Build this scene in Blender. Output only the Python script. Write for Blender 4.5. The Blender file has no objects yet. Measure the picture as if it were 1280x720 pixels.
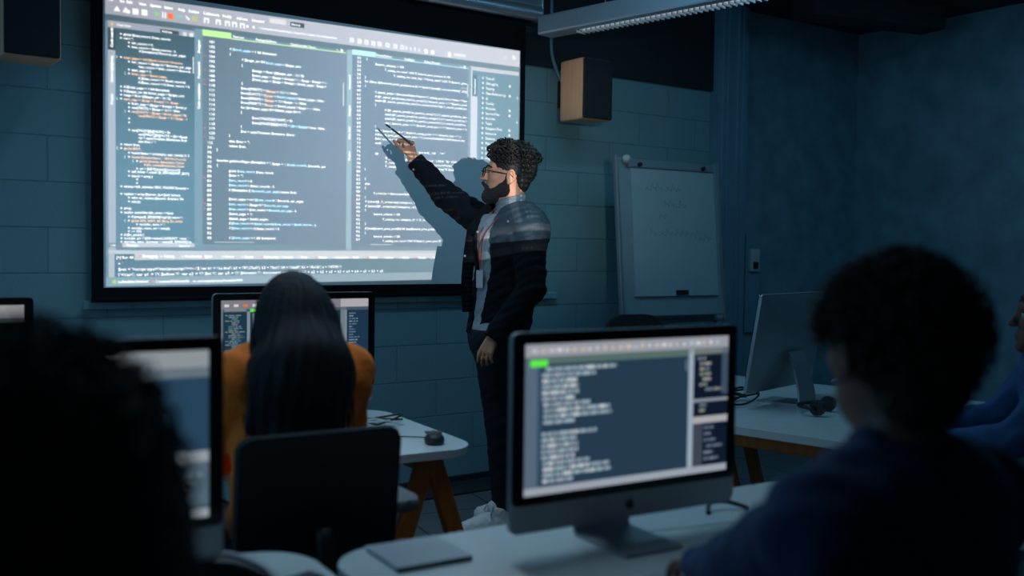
import bpy, bmesh, math, random
import numpy as np
from mathutils import Vector, Matrix

R = math.radians
rng = random.Random(7)
SC = bpy.context.scene
COL = SC.collection

# ------------------------------------------------------------------ camera
FPX = 1244.0
YAW, PITCH, ROLL = R(35.3), R(2.25), R(.73)
CAM = np.array([0.0, -4.87, 1.36])
fw = np.array([math.sin(YAW) * math.cos(PITCH), math.cos(YAW) * math.cos(PITCH), -math.sin(PITCH)])
r0 = np.array([math.cos(YAW), -math.sin(YAW), 0.0])
u0 = np.cross(r0, fw)
RT = r0 * math.cos(ROLL) + u0 * math.sin(ROLL)
UP = u0 * math.cos(ROLL) - r0 * math.sin(ROLL)


def at(x, y, Z):
    """point of the place seen at a photo pixel, Z metres along the view axis (used for measuring)"""
    return CAM + (fw + RT * (x - 640) / FPX + UP * (360 - y) / FPX) * Z


cam_d = bpy.data.cameras.new('camera')
cam = bpy.data.objects.new('camera', cam_d)
COL.objects.link(cam)
cam.matrix_world = Matrix(((RT[0], UP[0], -fw[0], CAM[0]), (RT[1], UP[1], -fw[1], CAM[1]),
                           (RT[2], UP[2], -fw[2], CAM[2]), (0, 0, 0, 1)))
cam_d.sensor_width = 36
cam_d.lens = 36 * FPX / 1280
cam_d.dof.use_dof = True
cam_d.dof.focus_distance = 5.0
cam_d.dof.aperture_fstop = 1.6
cam_d.clip_start = .05
SC.camera = cam
SC.view_settings.view_transform = 'Standard'
SC.view_settings.look = 'None'
SC.view_settings.gamma = 1
SC.view_settings.exposure = 0
SC.view_settings.use_curve_mapping = False


# ------------------------------------------------------------------ materials
def lin(c):
    return tuple(((v / 255) / 12.92 if v / 255 <= .04045 else ((v / 255 + .055) / 1.055) ** 2.4) for v in c)


def mat(name, col, rough=.6, metal=0, bump=0, bscale=60, var=0, vscale=8, spec=.5, sheen=0, stretch=None):
    m = bpy.data.materials.new(name)
    m.use_nodes = True
    nt = m.node_tree
    b = nt.nodes['Principled BSDF']
    b.inputs['Base Color'].default_value = (*col, 1)
    b.inputs['Roughness'].default_value = rough
    b.inputs['Metallic'].default_value = metal
    b.inputs['Specular IOR Level'].default_value = spec
    if sheen:
        b.inputs['Sheen Weight'].default_value = sheen
    tc = nt.nodes.new('ShaderNodeTexCoord')
    src = tc.outputs['Object']
    if stretch:
        mp = nt.nodes.new('ShaderNodeMapping')
        mp.inputs['Scale'].default_value = stretch
        nt.links.new(src, mp.inputs[0])
        src = mp.outputs[0]
    n = nt.nodes.new('ShaderNodeTexNoise')
    n.inputs['Scale'].default_value = vscale
    n.inputs['Detail'].default_value = 5
    nt.links.new(src, n.inputs['Vector'])
    rp = nt.nodes.new('ShaderNodeValToRGB')
    v = var if var else .06
    rp.color_ramp.elements[0].position = .3
    rp.color_ramp.elements[1].position = .7
    rp.color_ramp.elements[0].color = (*[max(0, c * (1 - v)) for c in col], 1)
    rp.color_ramp.elements[1].color = (*[c * (1 + v) for c in col], 1)
    nt.links.new(n.outputs[0], rp.inputs[0])
    nt.links.new(rp.outputs[0], b.inputs['Base Color'])
    if bump:
        n2 = nt.nodes.new('ShaderNodeTexNoise')
        n2.inputs['Scale'].default_value = bscale
        n2.inputs['Detail'].default_value = 3
        nt.links.new(src, n2.inputs['Vector'])
        bp = nt.nodes.new('ShaderNodeBump')
        bp.inputs['Strength'].default_value = bump
        bp.inputs['Distance'].default_value = .01
        nt.links.new(n2.outputs[0], bp.inputs['Height'])
        nt.links.new(bp.outputs[0], b.inputs['Normal'])
    return m


EM = {}


def emit(col, k=1.0):
    """screen pixel colour (sRGB 0-255) as emission"""
    key = (tuple(col), k)
    if key not in EM:
        m = bpy.data.materials.new('screen_glow')
        m.use_nodes = True
        nt = m.node_tree
        b = nt.nodes['Principled BSDF']
        b.inputs['Base Color'].default_value = (.01, .01, .012, 1)
        b.inputs['Roughness'].default_value = .35
        b.inputs['Emission Color'].default_value = (*lin(col), 1)
        b.inputs['Emission Strength'].default_value = k
        EM[key] = m
    return EM[key]


def wall_mat():
    m = mat('painted_block', (.36, .42, .45), .7, bump=.15, bscale=90, var=.05, vscale=3)
    nt = m.node_tree
    b = nt.nodes['Principled BSDF']
    tc = nt.nodes.new('ShaderNodeTexCoord')
    sep = nt.nodes.new('ShaderNodeSeparateXYZ')
    nt.links.new(tc.outputs['Object'], sep.inputs[0])
    cb = nt.nodes.new('ShaderNodeCombineXYZ')
    for i, off in ((0, -2.924 + 5.1), (2, -.6037 + .2063 * 4)):
        a = nt.nodes.new('ShaderNodeMath')
        a.operation = 'ADD'
        a.inputs[1].default_value = off
        nt.links.new(sep.outputs[i], a.inputs[0])
        nt.links.new(a.outputs[0], cb.inputs[0 if i == 0 else 1])
    br = nt.nodes.new('ShaderNodeTexBrick')
    br.offset = .5
    br.inputs['Scale'].default_value = 1
    br.inputs['Brick Width'].default_value = .51
    br.inputs['Row Height'].default_value = .2063
    br.inputs['Mortar Size'].default_value = .0045
    br.inputs['Mortar Smooth'].default_value = .6
    br.inputs['Bias'].default_value = 0
    br.inputs['Color1'].default_value = (.215, .365, .405, 1)
    br.inputs['Color2'].default_value = (.235, .39, .43, 1)
    br.inputs['Mortar'].default_value = (.165, .29, .325, 1)
    nt.links.new(cb.outputs[0], br.inputs['Vector'])
    nt.links.new(br.outputs['Color'], b.inputs['Base Color'])
    inv = nt.nodes.new('ShaderNodeMath')
    inv.operation = 'SUBTRACT'
    inv.inputs[0].default_value = 1
    nt.links.new(br.outputs['Fac'], inv.inputs[1])
    bp = nt.nodes.new('ShaderNodeBump')
    bp.inputs['Strength'].default_value = .6
    bp.inputs['Distance'].default_value = .005
    old = b.inputs['Normal'].links[0].from_socket
    nt.links.new(inv.outputs[0], bp.inputs['Height'])
    nt.links.new(old, bp.inputs['Normal'])
    nt.links.new(bp.outputs[0], b.inputs['Normal'])
    return m


M = {
    'wall': wall_mat(),
    'black_paint': mat('black_paint', (.02, .022, .026), .8),
    'concrete': mat('concrete', (.20, .33, .38), .85, bump=.25, bscale=25, var=.20, vscale=5),
    'ceiling': mat('dark_ceiling_paint', (.035, .04, .045), .9, var=.1),
    'floor': None,
    'pilaster': mat('pilaster_paint', (.19, .34, .42), .6, var=.05),
    'screen_white': mat('projection_fabric', (.78, .78, .78), .9, spec=.1, var=.01),
    'screen_black': mat('black_masking', (.006, .006, .007), .8, spec=.2),
    'case': mat('case_metal', (.42, .46, .5), .35, metal=.6, var=.03),
    'lamp': mat('lamp_housing', (.34, .38, .42), .4, metal=.3, var=.03),
    'louvre': mat('lamp_louvre', (.75, .78, .8), .3, metal=.5),
    'wood': mat('speaker_veneer', (.80, .42, .24), .55, var=.08, vscale=6, stretch=(6, 6, .6)),
    'grille': mat('speaker_cloth', (.018, .022, .028), .95, bump=.2, bscale=400),
    'table': mat('table_laminate', (.70, .75, .74), .2, var=.03, spec=.75),
    'table_edge': mat('table_edge', (.32, .37, .4), .55),
    'orange_wood': mat('orange_trestle_wood', (.55, .15, .014), .5, var=.2, vscale=7, stretch=(5, 5, .7)),
    'alu': mat('brushed_aluminium', (.32, .35, .37), .42, metal=.5, var=.03),
    'bezel': mat('black_glass', (.006, .006, .007), .12, spec=.4),
    'black_plastic': mat('black_plastic', (.012, .013, .015), .5),
    'dark_fabric': mat('dark_mesh_fabric', (.012, .013, .015), .9, bump=.3, bscale=350),
    'grey_pad': mat('grey_pad', (.16, .17, .18), .6),
    'white_plastic': mat('white_plastic', (.6, .62, .63), .45),
    'paper': mat('paper', (.42, .50, .53), .85, var=.02),
    'board': mat('whiteboard_enamel', (.30, .38, .41), .35, var=.02),
    'ink': mat('faded_marker_ink', (.30, .33, .36), .8),
    'skin': mat('skin', (.56, .25, .14), .5, bump=.06, bscale=250, var=.12, vscale=14),
    'skin_dark': mat('skin_tan', (.16, .075, .055), .5, bump=.06, bscale=250, var=.12, vscale=14),
    'lip': mat('lip', (.36, .13, .11), .45),
    'eye': mat('eye_white', (.7, .7, .68), .2),
    'iris': mat('iris', (.03, .015, .008), .1),
    'hair': mat('dark_hair', (.017, .012, .010), .62, bump=.3, bscale=120, spec=.35),
    'hair_sheen': mat('sleek_dark_hair', (.007, .007, .009), .48, spec=.3, bump=.5, bscale=60, stretch=(6, 6, .25)),
    'hair_red': mat('dark_auburn_hair', (.016, .009, .009), .6, bump=.5, bscale=90),
    'beard': mat('dark_beard', (.012, .009, .009), .7, bump=.7, bscale=260),
    'jacket': mat('dark_denim_jacket', (.0065, .008, .011), .9, bump=.35, bscale=45, spec=.12),
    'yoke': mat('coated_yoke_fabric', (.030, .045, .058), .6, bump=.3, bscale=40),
    'seam': mat('jacket_stitching', (.10, .13, .16), .7),
    'trousers': mat('dark_navy_trousers', (.010, .013, .020), .85, bump=.3, bscale=40, spec=.25),
    'shirt': mat('grey_turtleneck', (.16, .18, .195), .85, bump=.3, bscale=40, stretch=(1, 1, 6)),
    'tshirt': mat('pale_tshirt', (.30, .34, .37), .85, bump=.25, bscale=30),
    'lanyard': mat('red_lanyard', (.35, .04, .04), .6),
    'glasses': mat('black_glasses', (.008, .008, .009), .25),
    'shoe': mat('white_leather', (.82, .83, .82), .55, bump=.15, bscale=60),
    'sole': mat('white_rubber', (.78, .79, .78), .6),
    'mustard': mat('mustard_knit', (.95, .20, .012), .85, bump=.5, bscale=70),
    'blue_shirt': mat('blue_cotton_shirt', (.012, .045, .12), .85, bump=.3, bscale=30),
    'denim': mat('blue_denim_shirt', (.03, .10, .24), .85, bump=.35, bscale=30),
    'black_cloth': mat('black_top', (.010, .009, .010), .9, bump=.3, bscale=40, spec=.2),
    'shade_trousers': mat('charcoal_trousers', (.015, .016, .02), .9),
    'metal': mat('dark_metal', (.10, .11, .12), .4, metal=.8),
    'cable_black': mat('black_cable', (.012, .012, .013), .45),
    'cable_white': mat('white_cable', (.55, .58, .6), .45),
    'notebook': mat('grey_notebook', (.42, .45, .47), .5),
    'note_edge': mat('dark_notebook_edge', (.04, .05, .06), .5),
}


def floor_mat():
    m = mat('dark_floor_panels', (.10, .125, .14), .75, bump=.2, bscale=200, var=.12, vscale=5)
    nt = m.node_tree
    b = nt.nodes['Principled BSDF']
    tc = nt.nodes.new('ShaderNodeTexCoord')
    br = nt.nodes.new('ShaderNodeTexBrick')
    br.offset = 0
    br.inputs['Scale'].default_value = 1
    br.inputs['Brick Width'].default_value = .5
    br.inputs['Row Height'].default_value = .5
    br.inputs['Mortar Size'].default_value = .006
    br.inputs['Color1'].default_value = (.10, .125, .14, 1)
    br.inputs['Color2'].default_value = (.11, .135, .15, 1)
    br.inputs['Mortar'].default_value = (.02, .024, .03, 1)
    mp = nt.nodes.new('ShaderNodeMapping')
    mp.inputs['Rotation'].default_value = (0, 0, R(10))
    mp.inputs['Location'].default_value = (0, .05, 0)
    nt.links.new(tc.outputs['Object'], mp.inputs[0])
    nt.links.new(mp.outputs[0], br.inputs['Vector'])
    nt.links.new(br.outputs['Color'], b.inputs['Base Color'])
    return m


M['floor'] = floor_mat()


# ------------------------------------------------------------------ mesh helpers
class MB:
    def __init__(s):
        s.bm = bmesh.new()

    def box(s, c, size, rot=None, bevel=0, mi=0):
        r = bmesh.ops.create_cube(s.bm, size=1)
        vs = r['verts']
        mt = Matrix.Translation(Vector(c)) @ (rot.to_4x4() if rot else Matrix()) @ Matrix.Diagonal((*size, 1))
        bmesh.ops.transform(s.bm, matrix=mt, verts=vs)
        if mi:
            for f in {f for v in vs for f in v.link_faces}:
                f.material_index = mi
        if bevel:
            es = list({e for v in vs for e in v.link_edges})
            bmesh.ops.bevel(s.bm, geom=es, offset=bevel, segments=2, profile=.5, affect='EDGES')
        return s

    def tube(s, pts, r, n=8, caps=True):
        pts = [Vector(p) for p in pts]
        rs = r if isinstance(r, (list, tuple)) else [r] * len(pts)
        rings = []
        up = Vector((0, 0, 1))
        prev = None
        for i, p in enumerate(pts):
            d = (pts[min(i + 1, len(pts) - 1)] - pts[max(i - 1, 0)])
            d = d.normalized() if d.length > 1e-9 else Vector((0, 0, 1))
            if prev is None:
                a = d.cross(up if abs(d.z) < .9 else Vector((1, 0, 0))).normalized()
            else:
                a = (prev - d * prev.dot(d))
                a = a.normalized() if a.length > 1e-6 else d.orthogonal().normalized()
            prev = a
            b = d.cross(a)
            rings.append([s.bm.verts.new(p + (a * math.cos(t) + b * math.sin(t)) * rs[i])
                          for t in [2 * math.pi * k / n for k in range(n)]])
        for i in range(len(rings) - 1):
            for k in range(n):
                s.bm.faces.new((rings[i][k], rings[i][(k + 1) % n], rings[i + 1][(k + 1) % n], rings[i + 1][k]))
        if caps:
            s.bm.faces.new(rings[0][::-1])
            s.bm.faces.new(rings[-1])
        return s

    def ball(s, c, rad, rot=None, seg=16):
        r = bmesh.ops.create_uvsphere(s.bm, u_segments=seg, v_segments=seg // 2 + 2, radius=1)
        rad = rad if isinstance(rad, (list, tuple)) else (rad,) * 3
        bmesh.ops.transform(s.bm, verts=r['verts'],
                            matrix=Matrix.Translation(Vector(c)) @ (rot.to_4x4() if rot else Matrix()) @ Matrix.Diagonal((*rad, 1)))
        return s

    def prism(s, poly, z0, z1, mt=None, bevel=0):
        """polygon (x,y) extruded z0..z1, then moved by mt"""
        lo = [s.bm.verts.new((x, y, z0)) for x, y in poly]
        hi = [s.bm.verts.new((x, y, z1)) for x, y in poly]
        n = len(poly)
        fs = [s.bm.faces.new(lo[::-1]), s.bm.faces.new(hi)]
        for i in range(n):
            fs.append(s.bm.faces.new((lo[i], lo[(i + 1) % n], hi[(i + 1) % n], hi[i])))
        if bevel:
            es = list({e for f in fs[:2] for e in f.edges})
            bmesh.ops.bevel(s.bm, geom=es, offset=bevel, segments=2, profile=.5, affect='EDGES')
        if mt:
            vs = lo + hi if not bevel else [v for v in s.bm.verts]
            bmesh.ops.transform(s.bm, matrix=mt, verts=vs)
        return s

    def quad(s, pts, mi=0):
        f = s.bm.faces.new([s.bm.verts.new(p) for p in pts])
        f.material_index = mi
        return s

    def build(s, name, m, parent=None, smooth=False, loc=None):
        me = bpy.data.meshes.new(name)
        bmesh.ops.recalc_face_normals(s.bm, faces=s.bm.faces)
        s.bm.to_mesh(me)
        s.bm.free()
        return link(name, me, m, parent, smooth, loc)


def link(name, me, m, parent=None, smooth=False, loc=None):
    for x in (m if isinstance(m, (list, tuple)) else [m]):
        me.materials.append(x)
    if smooth:
        me.polygons.foreach_set('use_smooth', [True] * len(me.polygons))
        if smooth == 'auto':
            me.set_sharp_from_angle(angle=R(35))
    o = bpy.data.objects.new(name, me)
    COL.objects.link(o)
    if parent:
        o.parent = parent
    if loc is not None:
        o.location = loc
    return o


def tag(o, label=None, cat=None, group=None, kind=None):
    for k, v in (('label', label), ('category', cat), ('group', group), ('kind', kind)):
        if v:
            o[k] = v
    return o


def thing(name, label, cat, loc=(0, 0, 0), rz=0, group=None):
    o = bpy.data.objects.new(name, None)
    o.empty_display_size = .1
    COL.objects.link(o)
    o.location = loc
    o.rotation_euler = (0, 0, rz)
    return tag(o, label, cat, group)


def copy_tree(o, parent=None):
    c = o.copy()
    COL.objects.link(c)
    if parent:
        c.parent = parent
    for ch in [k for k in COL.objects if k.parent == o]:
        copy_tree(ch, c)
    return c


def rounded(x0, y0, x1, y1, r, n=8):
    pts = []
    for cx, cy, a in ((x1 - r, y1 - r, 0), (x0 + r, y1 - r, 90), (x0 + r, y0 + r, 180), (x1 - r, y0 + r, 270)):
        for k in range(n + 1):
            t = R(a + 90 * k / n)
            pts.append((cx + r * math.cos(t), cy + r * math.sin(t)))
    return pts


def spline(pts, n=10):
    """Catmull-Rom through points"""
    P = [np.array(p, float) for p in pts]
    P = [2 * P[0] - P[1]] + P + [2 * P[-1] - P[-2]]
    out = []
    for i in range(1, len(P) - 2):
        for k in range(n):
            t = k / n
            out.append(tuple(.5 * ((2 * P[i]) + (-P[i - 1] + P[i + 1]) * t + (2 * P[i - 1] - 5 * P[i] + 4 * P[i + 1] - P[i + 2]) * t * t
                                   + (-P[i - 1] + 3 * P[i] - 3 * P[i + 1] + P[i + 2]) * t ** 3)))
    out.append(tuple(P[-2]))
    return out


# ------------------------------------------------------------------ implicit bodies: one continuous surface from tapered limbs
def V3(*a):
    return np.array(a, float)


def cap(a, b, ra, rb, k=.03):
    return ('cap', np.array(a, float), np.array(b, float), ra, rb, k)


def ell(c, rad, k=.03, rot=None):
    return ('ell', np.array(c, float), np.array(rad, float), None if rot is None else np.array(rot, float), k)


def fat(a, b, ra, rb, ax, sq, k=.03):
    """tapered limb flattened along direction ax by factor sq (<1 = thinner)"""
    return ('fat', np.array(a, float), np.array(b, float), ra, rb, np.array(ax, float) / np.linalg.norm(ax), sq, k)


def _eval(p, P):
    if p[0] == 'cap' or p[0] == 'fat':
        a, b, ra, rb = p[1:5]
        Q = P - a
        ab = b - a
        f = 1.0
        if p[0] == 'fat':
            ax, sq = p[5], p[6]
            Q = Q + ax * (Q @ ax)[..., None] * (1 / sq - 1)
            ab = ab + ax * (ab @ ax) * (1 / sq - 1)
            f = sq
        t = np.clip((Q @ ab) / max(ab @ ab, 1e-12), 0, 1)
        d = np.sqrt(((Q - t[..., None] * ab) ** 2).sum(-1)) - (ra + (rb - ra) * t)
        return d * (1 if p[0] == 'cap' else .5 + .5 * f)
    c, rad, rot = p[1:4]
    Q = P - c
    if rot is not None:
        Q = Q @ rot.T if False else Q @ rot      # rot columns = axes
    k0 = np.sqrt(((Q / rad) ** 2).sum(-1))
    k1 = np.sqrt(((Q / rad ** 2) ** 2).sum(-1))
    return k0 * (k0 - 1) / np.maximum(k1, 1e-9)


def _bbox(p):
    if p[0] == 'cap' or p[0] == 'fat':
        a, b, ra, rb = p[1:5]
        r = max(ra, rb)
        return np.minimum(a, b) - r, np.maximum(a, b) + r
    r = p[2].max() if p[3] is not None else p[2]
    return p[1] - r, p[1] + r


def implicit(prims, h, offset=0.0, post=None, sub=None):
    """surface nets of the smooth union of prims grown by offset; post(P, F) may carve it. Returns verts, quads"""
    lo = np.min([_bbox(p)[0] for p in prims], 0) - offset - 4 * h
    hi = np.max([_bbox(p)[1] for p in prims], 0) + offset + 4 * h
    n = np.ceil((hi - lo) / h).astype(int) + 1
    F = np.full(n, .08, np.float32)
    axs = [lo[i] + h * np.arange(n[i]) for i in range(3)]

    def block(bl, bh):
        i0 = np.clip(np.floor((bl - lo) / h).astype(int), 0, n)
        i1 = np.clip(np.ceil((bh - lo) / h).astype(int) + 1, 0, n)
        sl = tuple(slice(a, b) for a, b in zip(i0, i1))
        P = np.stack(np.meshgrid(*[axs[i][sl[i]] for i in range(3)], indexing='ij'), -1)
        return sl, P
    for p in prims:
        k = p[-1]
        bl, bh = _bbox(p)
        pad = k + offset + 4 * h
        sl, P = block(bl - pad, bh + pad)
        d = _eval(p, P) - offset
        f = F[sl]
        hh = np.maximum(k - np.abs(f - d), 0) / max(k, 1e-6)
        F[sl] = np.minimum(f, d) - hh * hh * k * .25
    for p in (sub or []):
        bl, bh = _bbox(p)
        sl, P = block(bl - 3 * h, bh + 3 * h)
        F[sl] = np.maximum(F[sl], -_eval(p, P))
    if post:
        P = np.stack(np.meshgrid(*axs, indexing='ij'), -1)
        F = post(P, F)
    # surface nets
    S = F < 0
    nc = [k - 1 for k in n]
    corners = [(i, j, k) for i in (0, 1) for j in (0, 1) for k in (0, 1)]

    def cs(A, c):
        return A[c[0]:c[0] + nc[0], c[1]:c[1] + nc[1], c[2]:c[2] + nc[2]]
    cnt = sum(cs(S, c).astype(np.int8) for c in corners)
    act = (cnt > 0) & (cnt < 8)
    idx = np.argwhere(act)
    if len(idx) == 0:
        return np.zeros((0, 3)), np.zeros((0, 4), int)
    vid = np.full(nc, -1, np.int64)
    vid[act] = np.arange(len(idx))
    acc = np.zeros((len(idx), 3))
    num = np.zeros(len(idx))
    ii = tuple(idx.T)
    vals = {c: cs(F, c)[ii] for c in corners}
    for a in corners:
        for ax in range(3):
            if a[ax] == 0:
                b = list(a)
                b[ax] = 1
                fa, fb = vals[a], vals[tuple(b)]
                m = (fa < 0) != (fb < 0)
                t = np.where(m, fa / np.where(m, fa - fb, 1), 0)
                pt = np.tile(np.array(a, float), (len(idx), 1))
                pt[:, ax] += t
                acc[m] += pt[m]
                num[m] += 1
    V = lo + h * (idx + acc / num[:, None])
    quads = []
    for ax in range(3):
        o = [k for k in range(3) if k != ax]
        sl0 = [slice(None)] * 3
        sl1 = [slice(None)] * 3
        sl0[ax] = slice(0, -1)
        sl1[ax] = slice(1, None)
        ch = np.argwhere(S[tuple(sl0)] != S[tuple(sl1)])
        ch = ch[(ch[:, o[0]] > 0) & (ch[:, o[1]] > 0) & (ch[:, o[0]] < nc[o[0]]) & (ch[:, o[1]] < nc[o[1]])]
        ins = S[tuple(ch.T)]
        q = []
        for da, db in ((1, 1), (0, 1), (0, 0), (1, 0)):
            c = ch.copy()
            c[:, o[0]] -= da
            c[:, o[1]] -= db
            q.append(vid[tuple(c.T)])
        q = np.stack(q, 1)
        flip = ins if ax != 1 else ~ins
        q[~flip] = q[~flip][:, ::-1]
        quads.append(q[(q >= 0).all(1)])
    return V, np.concatenate(quads)


def blob(name, prims, h, m, parent=None, offset=0.0, post=None, origin=(0, 0, 0), smooth_it=1, sub=None, kind=None):
    V, Q = implicit(prims, h, offset, post, sub)
    V = V.copy()
    # light Laplacian smoothing
    for _ in range(smooth_it):
        acc = np.zeros_like(V)
        cn = np.zeros(len(V))
        for a, b in ((0, 1), (1, 2), (2, 3), (3, 0)):
            np.add.at(acc, Q[:, a], V[Q[:, b]])
            np.add.at(acc, Q[:, b], V[Q[:, a]])
            np.add.at(cn, Q[:, a], 1)
            np.add.at(cn, Q[:, b], 1)
        V = V * .5 + .5 * acc / np.maximum(cn, 1)[:, None]
    me = bpy.data.meshes.new(name)
    V = V - np.array(origin, float)
    me.vertices.add(len(V))
    me.vertices.foreach_set('co', V.astype(np.float32).ravel())
    me.loops.add(len(Q) * 4)
    me.loops.foreach_set('vertex_index', Q.astype(np.int32).ravel())
    me.polygons.add(len(Q))
    me.polygons.foreach_set('loop_start', np.arange(0, len(Q) * 4, 4, dtype=np.int32))
    me.update(calc_edges=True)
    me.validate()
    return link(name, me, m, parent, True)


def nrm(v):
    v = np.array(v, float)
    return v / np.linalg.norm(v)


def hand_prims(W, D, N, T, curl=(.3, .35, .4, .45), thumb=.5, s=1.0, spread=.75):
    """W wrist, D towards the fingers, N out of the palm, T towards the thumb side"""
    D, N = nrm(D), nrm(N)
    T = nrm(np.array(T) - D * (np.array(T) @ D))
    N = nrm(N - D * (N @ D) - T * (N @ T))
    out = []
    kn = []
    for j, off in enumerate((.030, .010, -.010, -.029)):
        K = W + D * (.088 - .004 * abs(j - 1)) * s + T * off * s
        kn.append(K)
        out.append(cap(W + D * .012 * s + T * off * .55 * s, K, .0135 * s, .0105 * s, .008))
    for j, (K, L) in enumerate(zip(kn, (.072, .080, .075, .058))):
        p = K
        a = 0
        c = curl[j]
        for seg, rr in ((.45, .0092), (.30, .0083), (.25, .0074)):
            a += c
            d = D * math.cos(a) + N * math.sin(a) + T * (.10 - .065 * j)
            q = p + nrm(d) * L * seg * s
            out.append(cap(p, q, rr * s, (rr - .0008) * s, .003))
            p = q
    b = W + D * .025 * s + T * .022 * s
    k1 = b + nrm(T * spread + D * .65 + N * .35 * thumb) * .042 * s
    k2 = k1 + nrm(T * .25 + D * .9 + N * .6 * thumb) * .032 * s
    k3 = k2 + nrm(T * -.05 + D * .9 + N * .7 * thumb) * .026 * s
    out += [cap(b, k1, .0145 * s, .011 * s, .008), cap(k1, k2, .0105 * s, .0095 * s, .004), cap(k2, k3, .0095 * s, .008 * s, .003)]
    return out


def head_prims(c, F, L, U=(0, 0, 1), s=1.0):
    """c centre of the skull, F face direction, L the person's left"""
    F, L, U = nrm(F), nrm(L), nrm(U)
    rot = np.stack([L, F, U], 1)
    g = lambda l, f, u: c + (L * l + F * f + U * u) * s
    e = lambda l, f, u, rad, k=.02: ell(g(l, f, u), np.array(rad) * s, k * s, rot)
    pr = [e(0, -.012, .025, (.074, .092, .092), .03),          # cranium
          e(0, .022, -.035, (.060, .068, .085), .03),          # face
          e(0, .045, -.085, (.040, .045, .034), .03),          # jaw
          e(0, .082, -.104, (.020, .016, .016), .02),          # chin
          e(0, .074, .036, (.050, .020, .024), .02),           # brow
          cap(g(0, .088, .022), g(0, .112, -.022), .008 * s, .0125 * s, .012 * s),   # nose
          e(.011, .100, -.026, (.008, .011, .007), .006), e(-.011, .100, -.026, (.008, .011, .007), .006),
          e(.036, .062, -.018, (.020, .018, .016), .02), e(-.036, .062, -.018, (.020, .018, .016), .02),  # cheeks
          e(0, .093, -.056, (.021, .009, .006), .006), e(0, .091, -.068, (.018, .010, .007), .006)]     # lips
    for sd in (1, -1):                                          # ears: rim, lobe
        ring = [g(sd * (.083 + .004 * math.sin(t)), -.012 - .017 * math.cos(t), -.006 + .029 * math.sin(t)) for t in [2 * math.pi * k / 9 for k in range(10)]]
        pr += [cap(ring[k], ring[k + 1], .0052 * s, .0052 * s, .003) for k in range(9)]
        pr += [e(sd * .077, -.012, -.006, (.007, .016, .024), .006), e(sd * .080, -.004, -.036, (.006, .009, .011), .006)]
    eyes = [g(.030, .078, .008), g(-.030, .078, .008)]
    return pr, g, eyes, rot


# ================================================================== THE SETTING
def struct(name, mb, m, **k):
    return tag(mb.build(name, m, **k), kind='structure')


struct('wall_back', MB().box((1.63, .1, 1.535), (7.66, .2, 3.07)), M['wall'])
struct('wall_corner', MB().box((6.105, .1, 1.535), (1.29, .2, 3.07)), M['concrete'])
struct('wall_right', MB().box((6.85, -3.15, 1.535), (.2, 6.7, 3.07)), M['concrete'])
struct('wall_rear', MB().box((2.2, -6.6, 1.535), (9.5, .2, 3.07)), M['concrete'])
wl = MB()
wl.box((-2.3, -3.15, .45), (.2, 6.7, .9)).box((-2.3, -3.15, 2.785), (.2, 6.7, .57))
wl.box((-2.3, -.2, 1.7), (.2, .6, 1.6)).box((-2.3, -4.65, 1.7), (.2, 3.7, 1.6))
struct('wall_left', wl, M['wall'])
wf = MB()
for y in (-.5, -1.27, -2.03, -2.8):
    wf.box((-2.3, y, 1.7), (.08, .06, 1.6))
for z in (.92, 2.48):
    wf.box((-2.3, -1.65, z), (.08, 2.3, .05))
struct('window_1', wf, M['black_paint'])  # unseen window, made up as an opening for the blue light
struct('floor', MB().box((2.2, -3.2, -.05), (9.5, 7, .1)), M['floor'])
struct('ceiling', MB().box((2.2, -3.2, 3.12), (9.5, 7, .1)), M['ceiling'])
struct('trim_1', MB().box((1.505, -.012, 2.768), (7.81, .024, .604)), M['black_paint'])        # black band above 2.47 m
struct('trim_2', MB().box((5.9, -.7, 2.99), (1.1, .22, .16), rot=Matrix.Rotation(R(-14), 3, 'Z')), M['ceiling'])   # beam
struct('shadow_strip', MB().box((5.435, -.01, 1.535), (.05, .02, 3.07)), M['black_paint'])          # black strip drawn as the shadow line beside the pilaster
pil = MB().box((5.26, -.035, 1.535), (.30, .07, 3.07))
for x in (5.16, 5.21, 5.31, 5.36):
    pil.box((x, -.072, 1.535), (.026, .014, 3.07), bevel=.005)
struct('trim_3', pil, M['pilaster'])
struct('baseboard_back', MB().box((1.4, -.012, .02), (7.3, .024, .04), bevel=.004), M['black_paint'])
struct('floor_shade_strip', MB().box((1.4, -.15, .004), (7.3, .25, .012)), M['black_paint'])             # black floor strip standing in for shade along the wall base

# cable trunking under the projection screen
t = thing('cable_trunking', 'grey cable trunking along the wall below the projection screen', 'trunking', (2.4, 0, 1.055))
MB().box((0, -.016, .021), (2.74, .032, .042), bevel=.004).build('channel', M['wall'], t)
MB().box((0, -.034, .021), (2.72, .006, .034), bevel=.002).build('cover', M['wall'], t)

# ------------------------------------------------------------------ projection screen
ps = thing('projection_screen', 'large pull-down projection screen with black border showing program code', 'projection screen', (2.27, -.06, 1.09))
b = MB()
X0, X1, Z0, Z1 = 1.056, 3.482, 1.105, 2.72
x0, x1, z0, z1 = 1.108, 3.446, 1.158, 2.528
for (a0, b0, a1, b1) in ((X0, Z0, X1, z0), (X0, z1, X1, Z1), (X0, z0, x0, z1), (x1, z0, X1, z1)):
    b.box(((a0 + a1) / 2 - 2.27, .002, (b0 + b1) / 2 - 1.09), (a1 - a0, .004, b1 - b0))
b.build('border', M['screen_black'], ps)
MB().box(((x0 + x1) / 2 - 2.27, .002, (z0 + z1) / 2 - 1.09), (x1 - x0, .004, z1 - z0)).build('viewing_surface', M['screen_white'], ps)
MB().tube([(X0 - 2.27, .002, .012), (X1 - 2.27, .002, .012)], .012, 12).build('weight_bar', M['screen_black'], ps, True)
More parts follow.
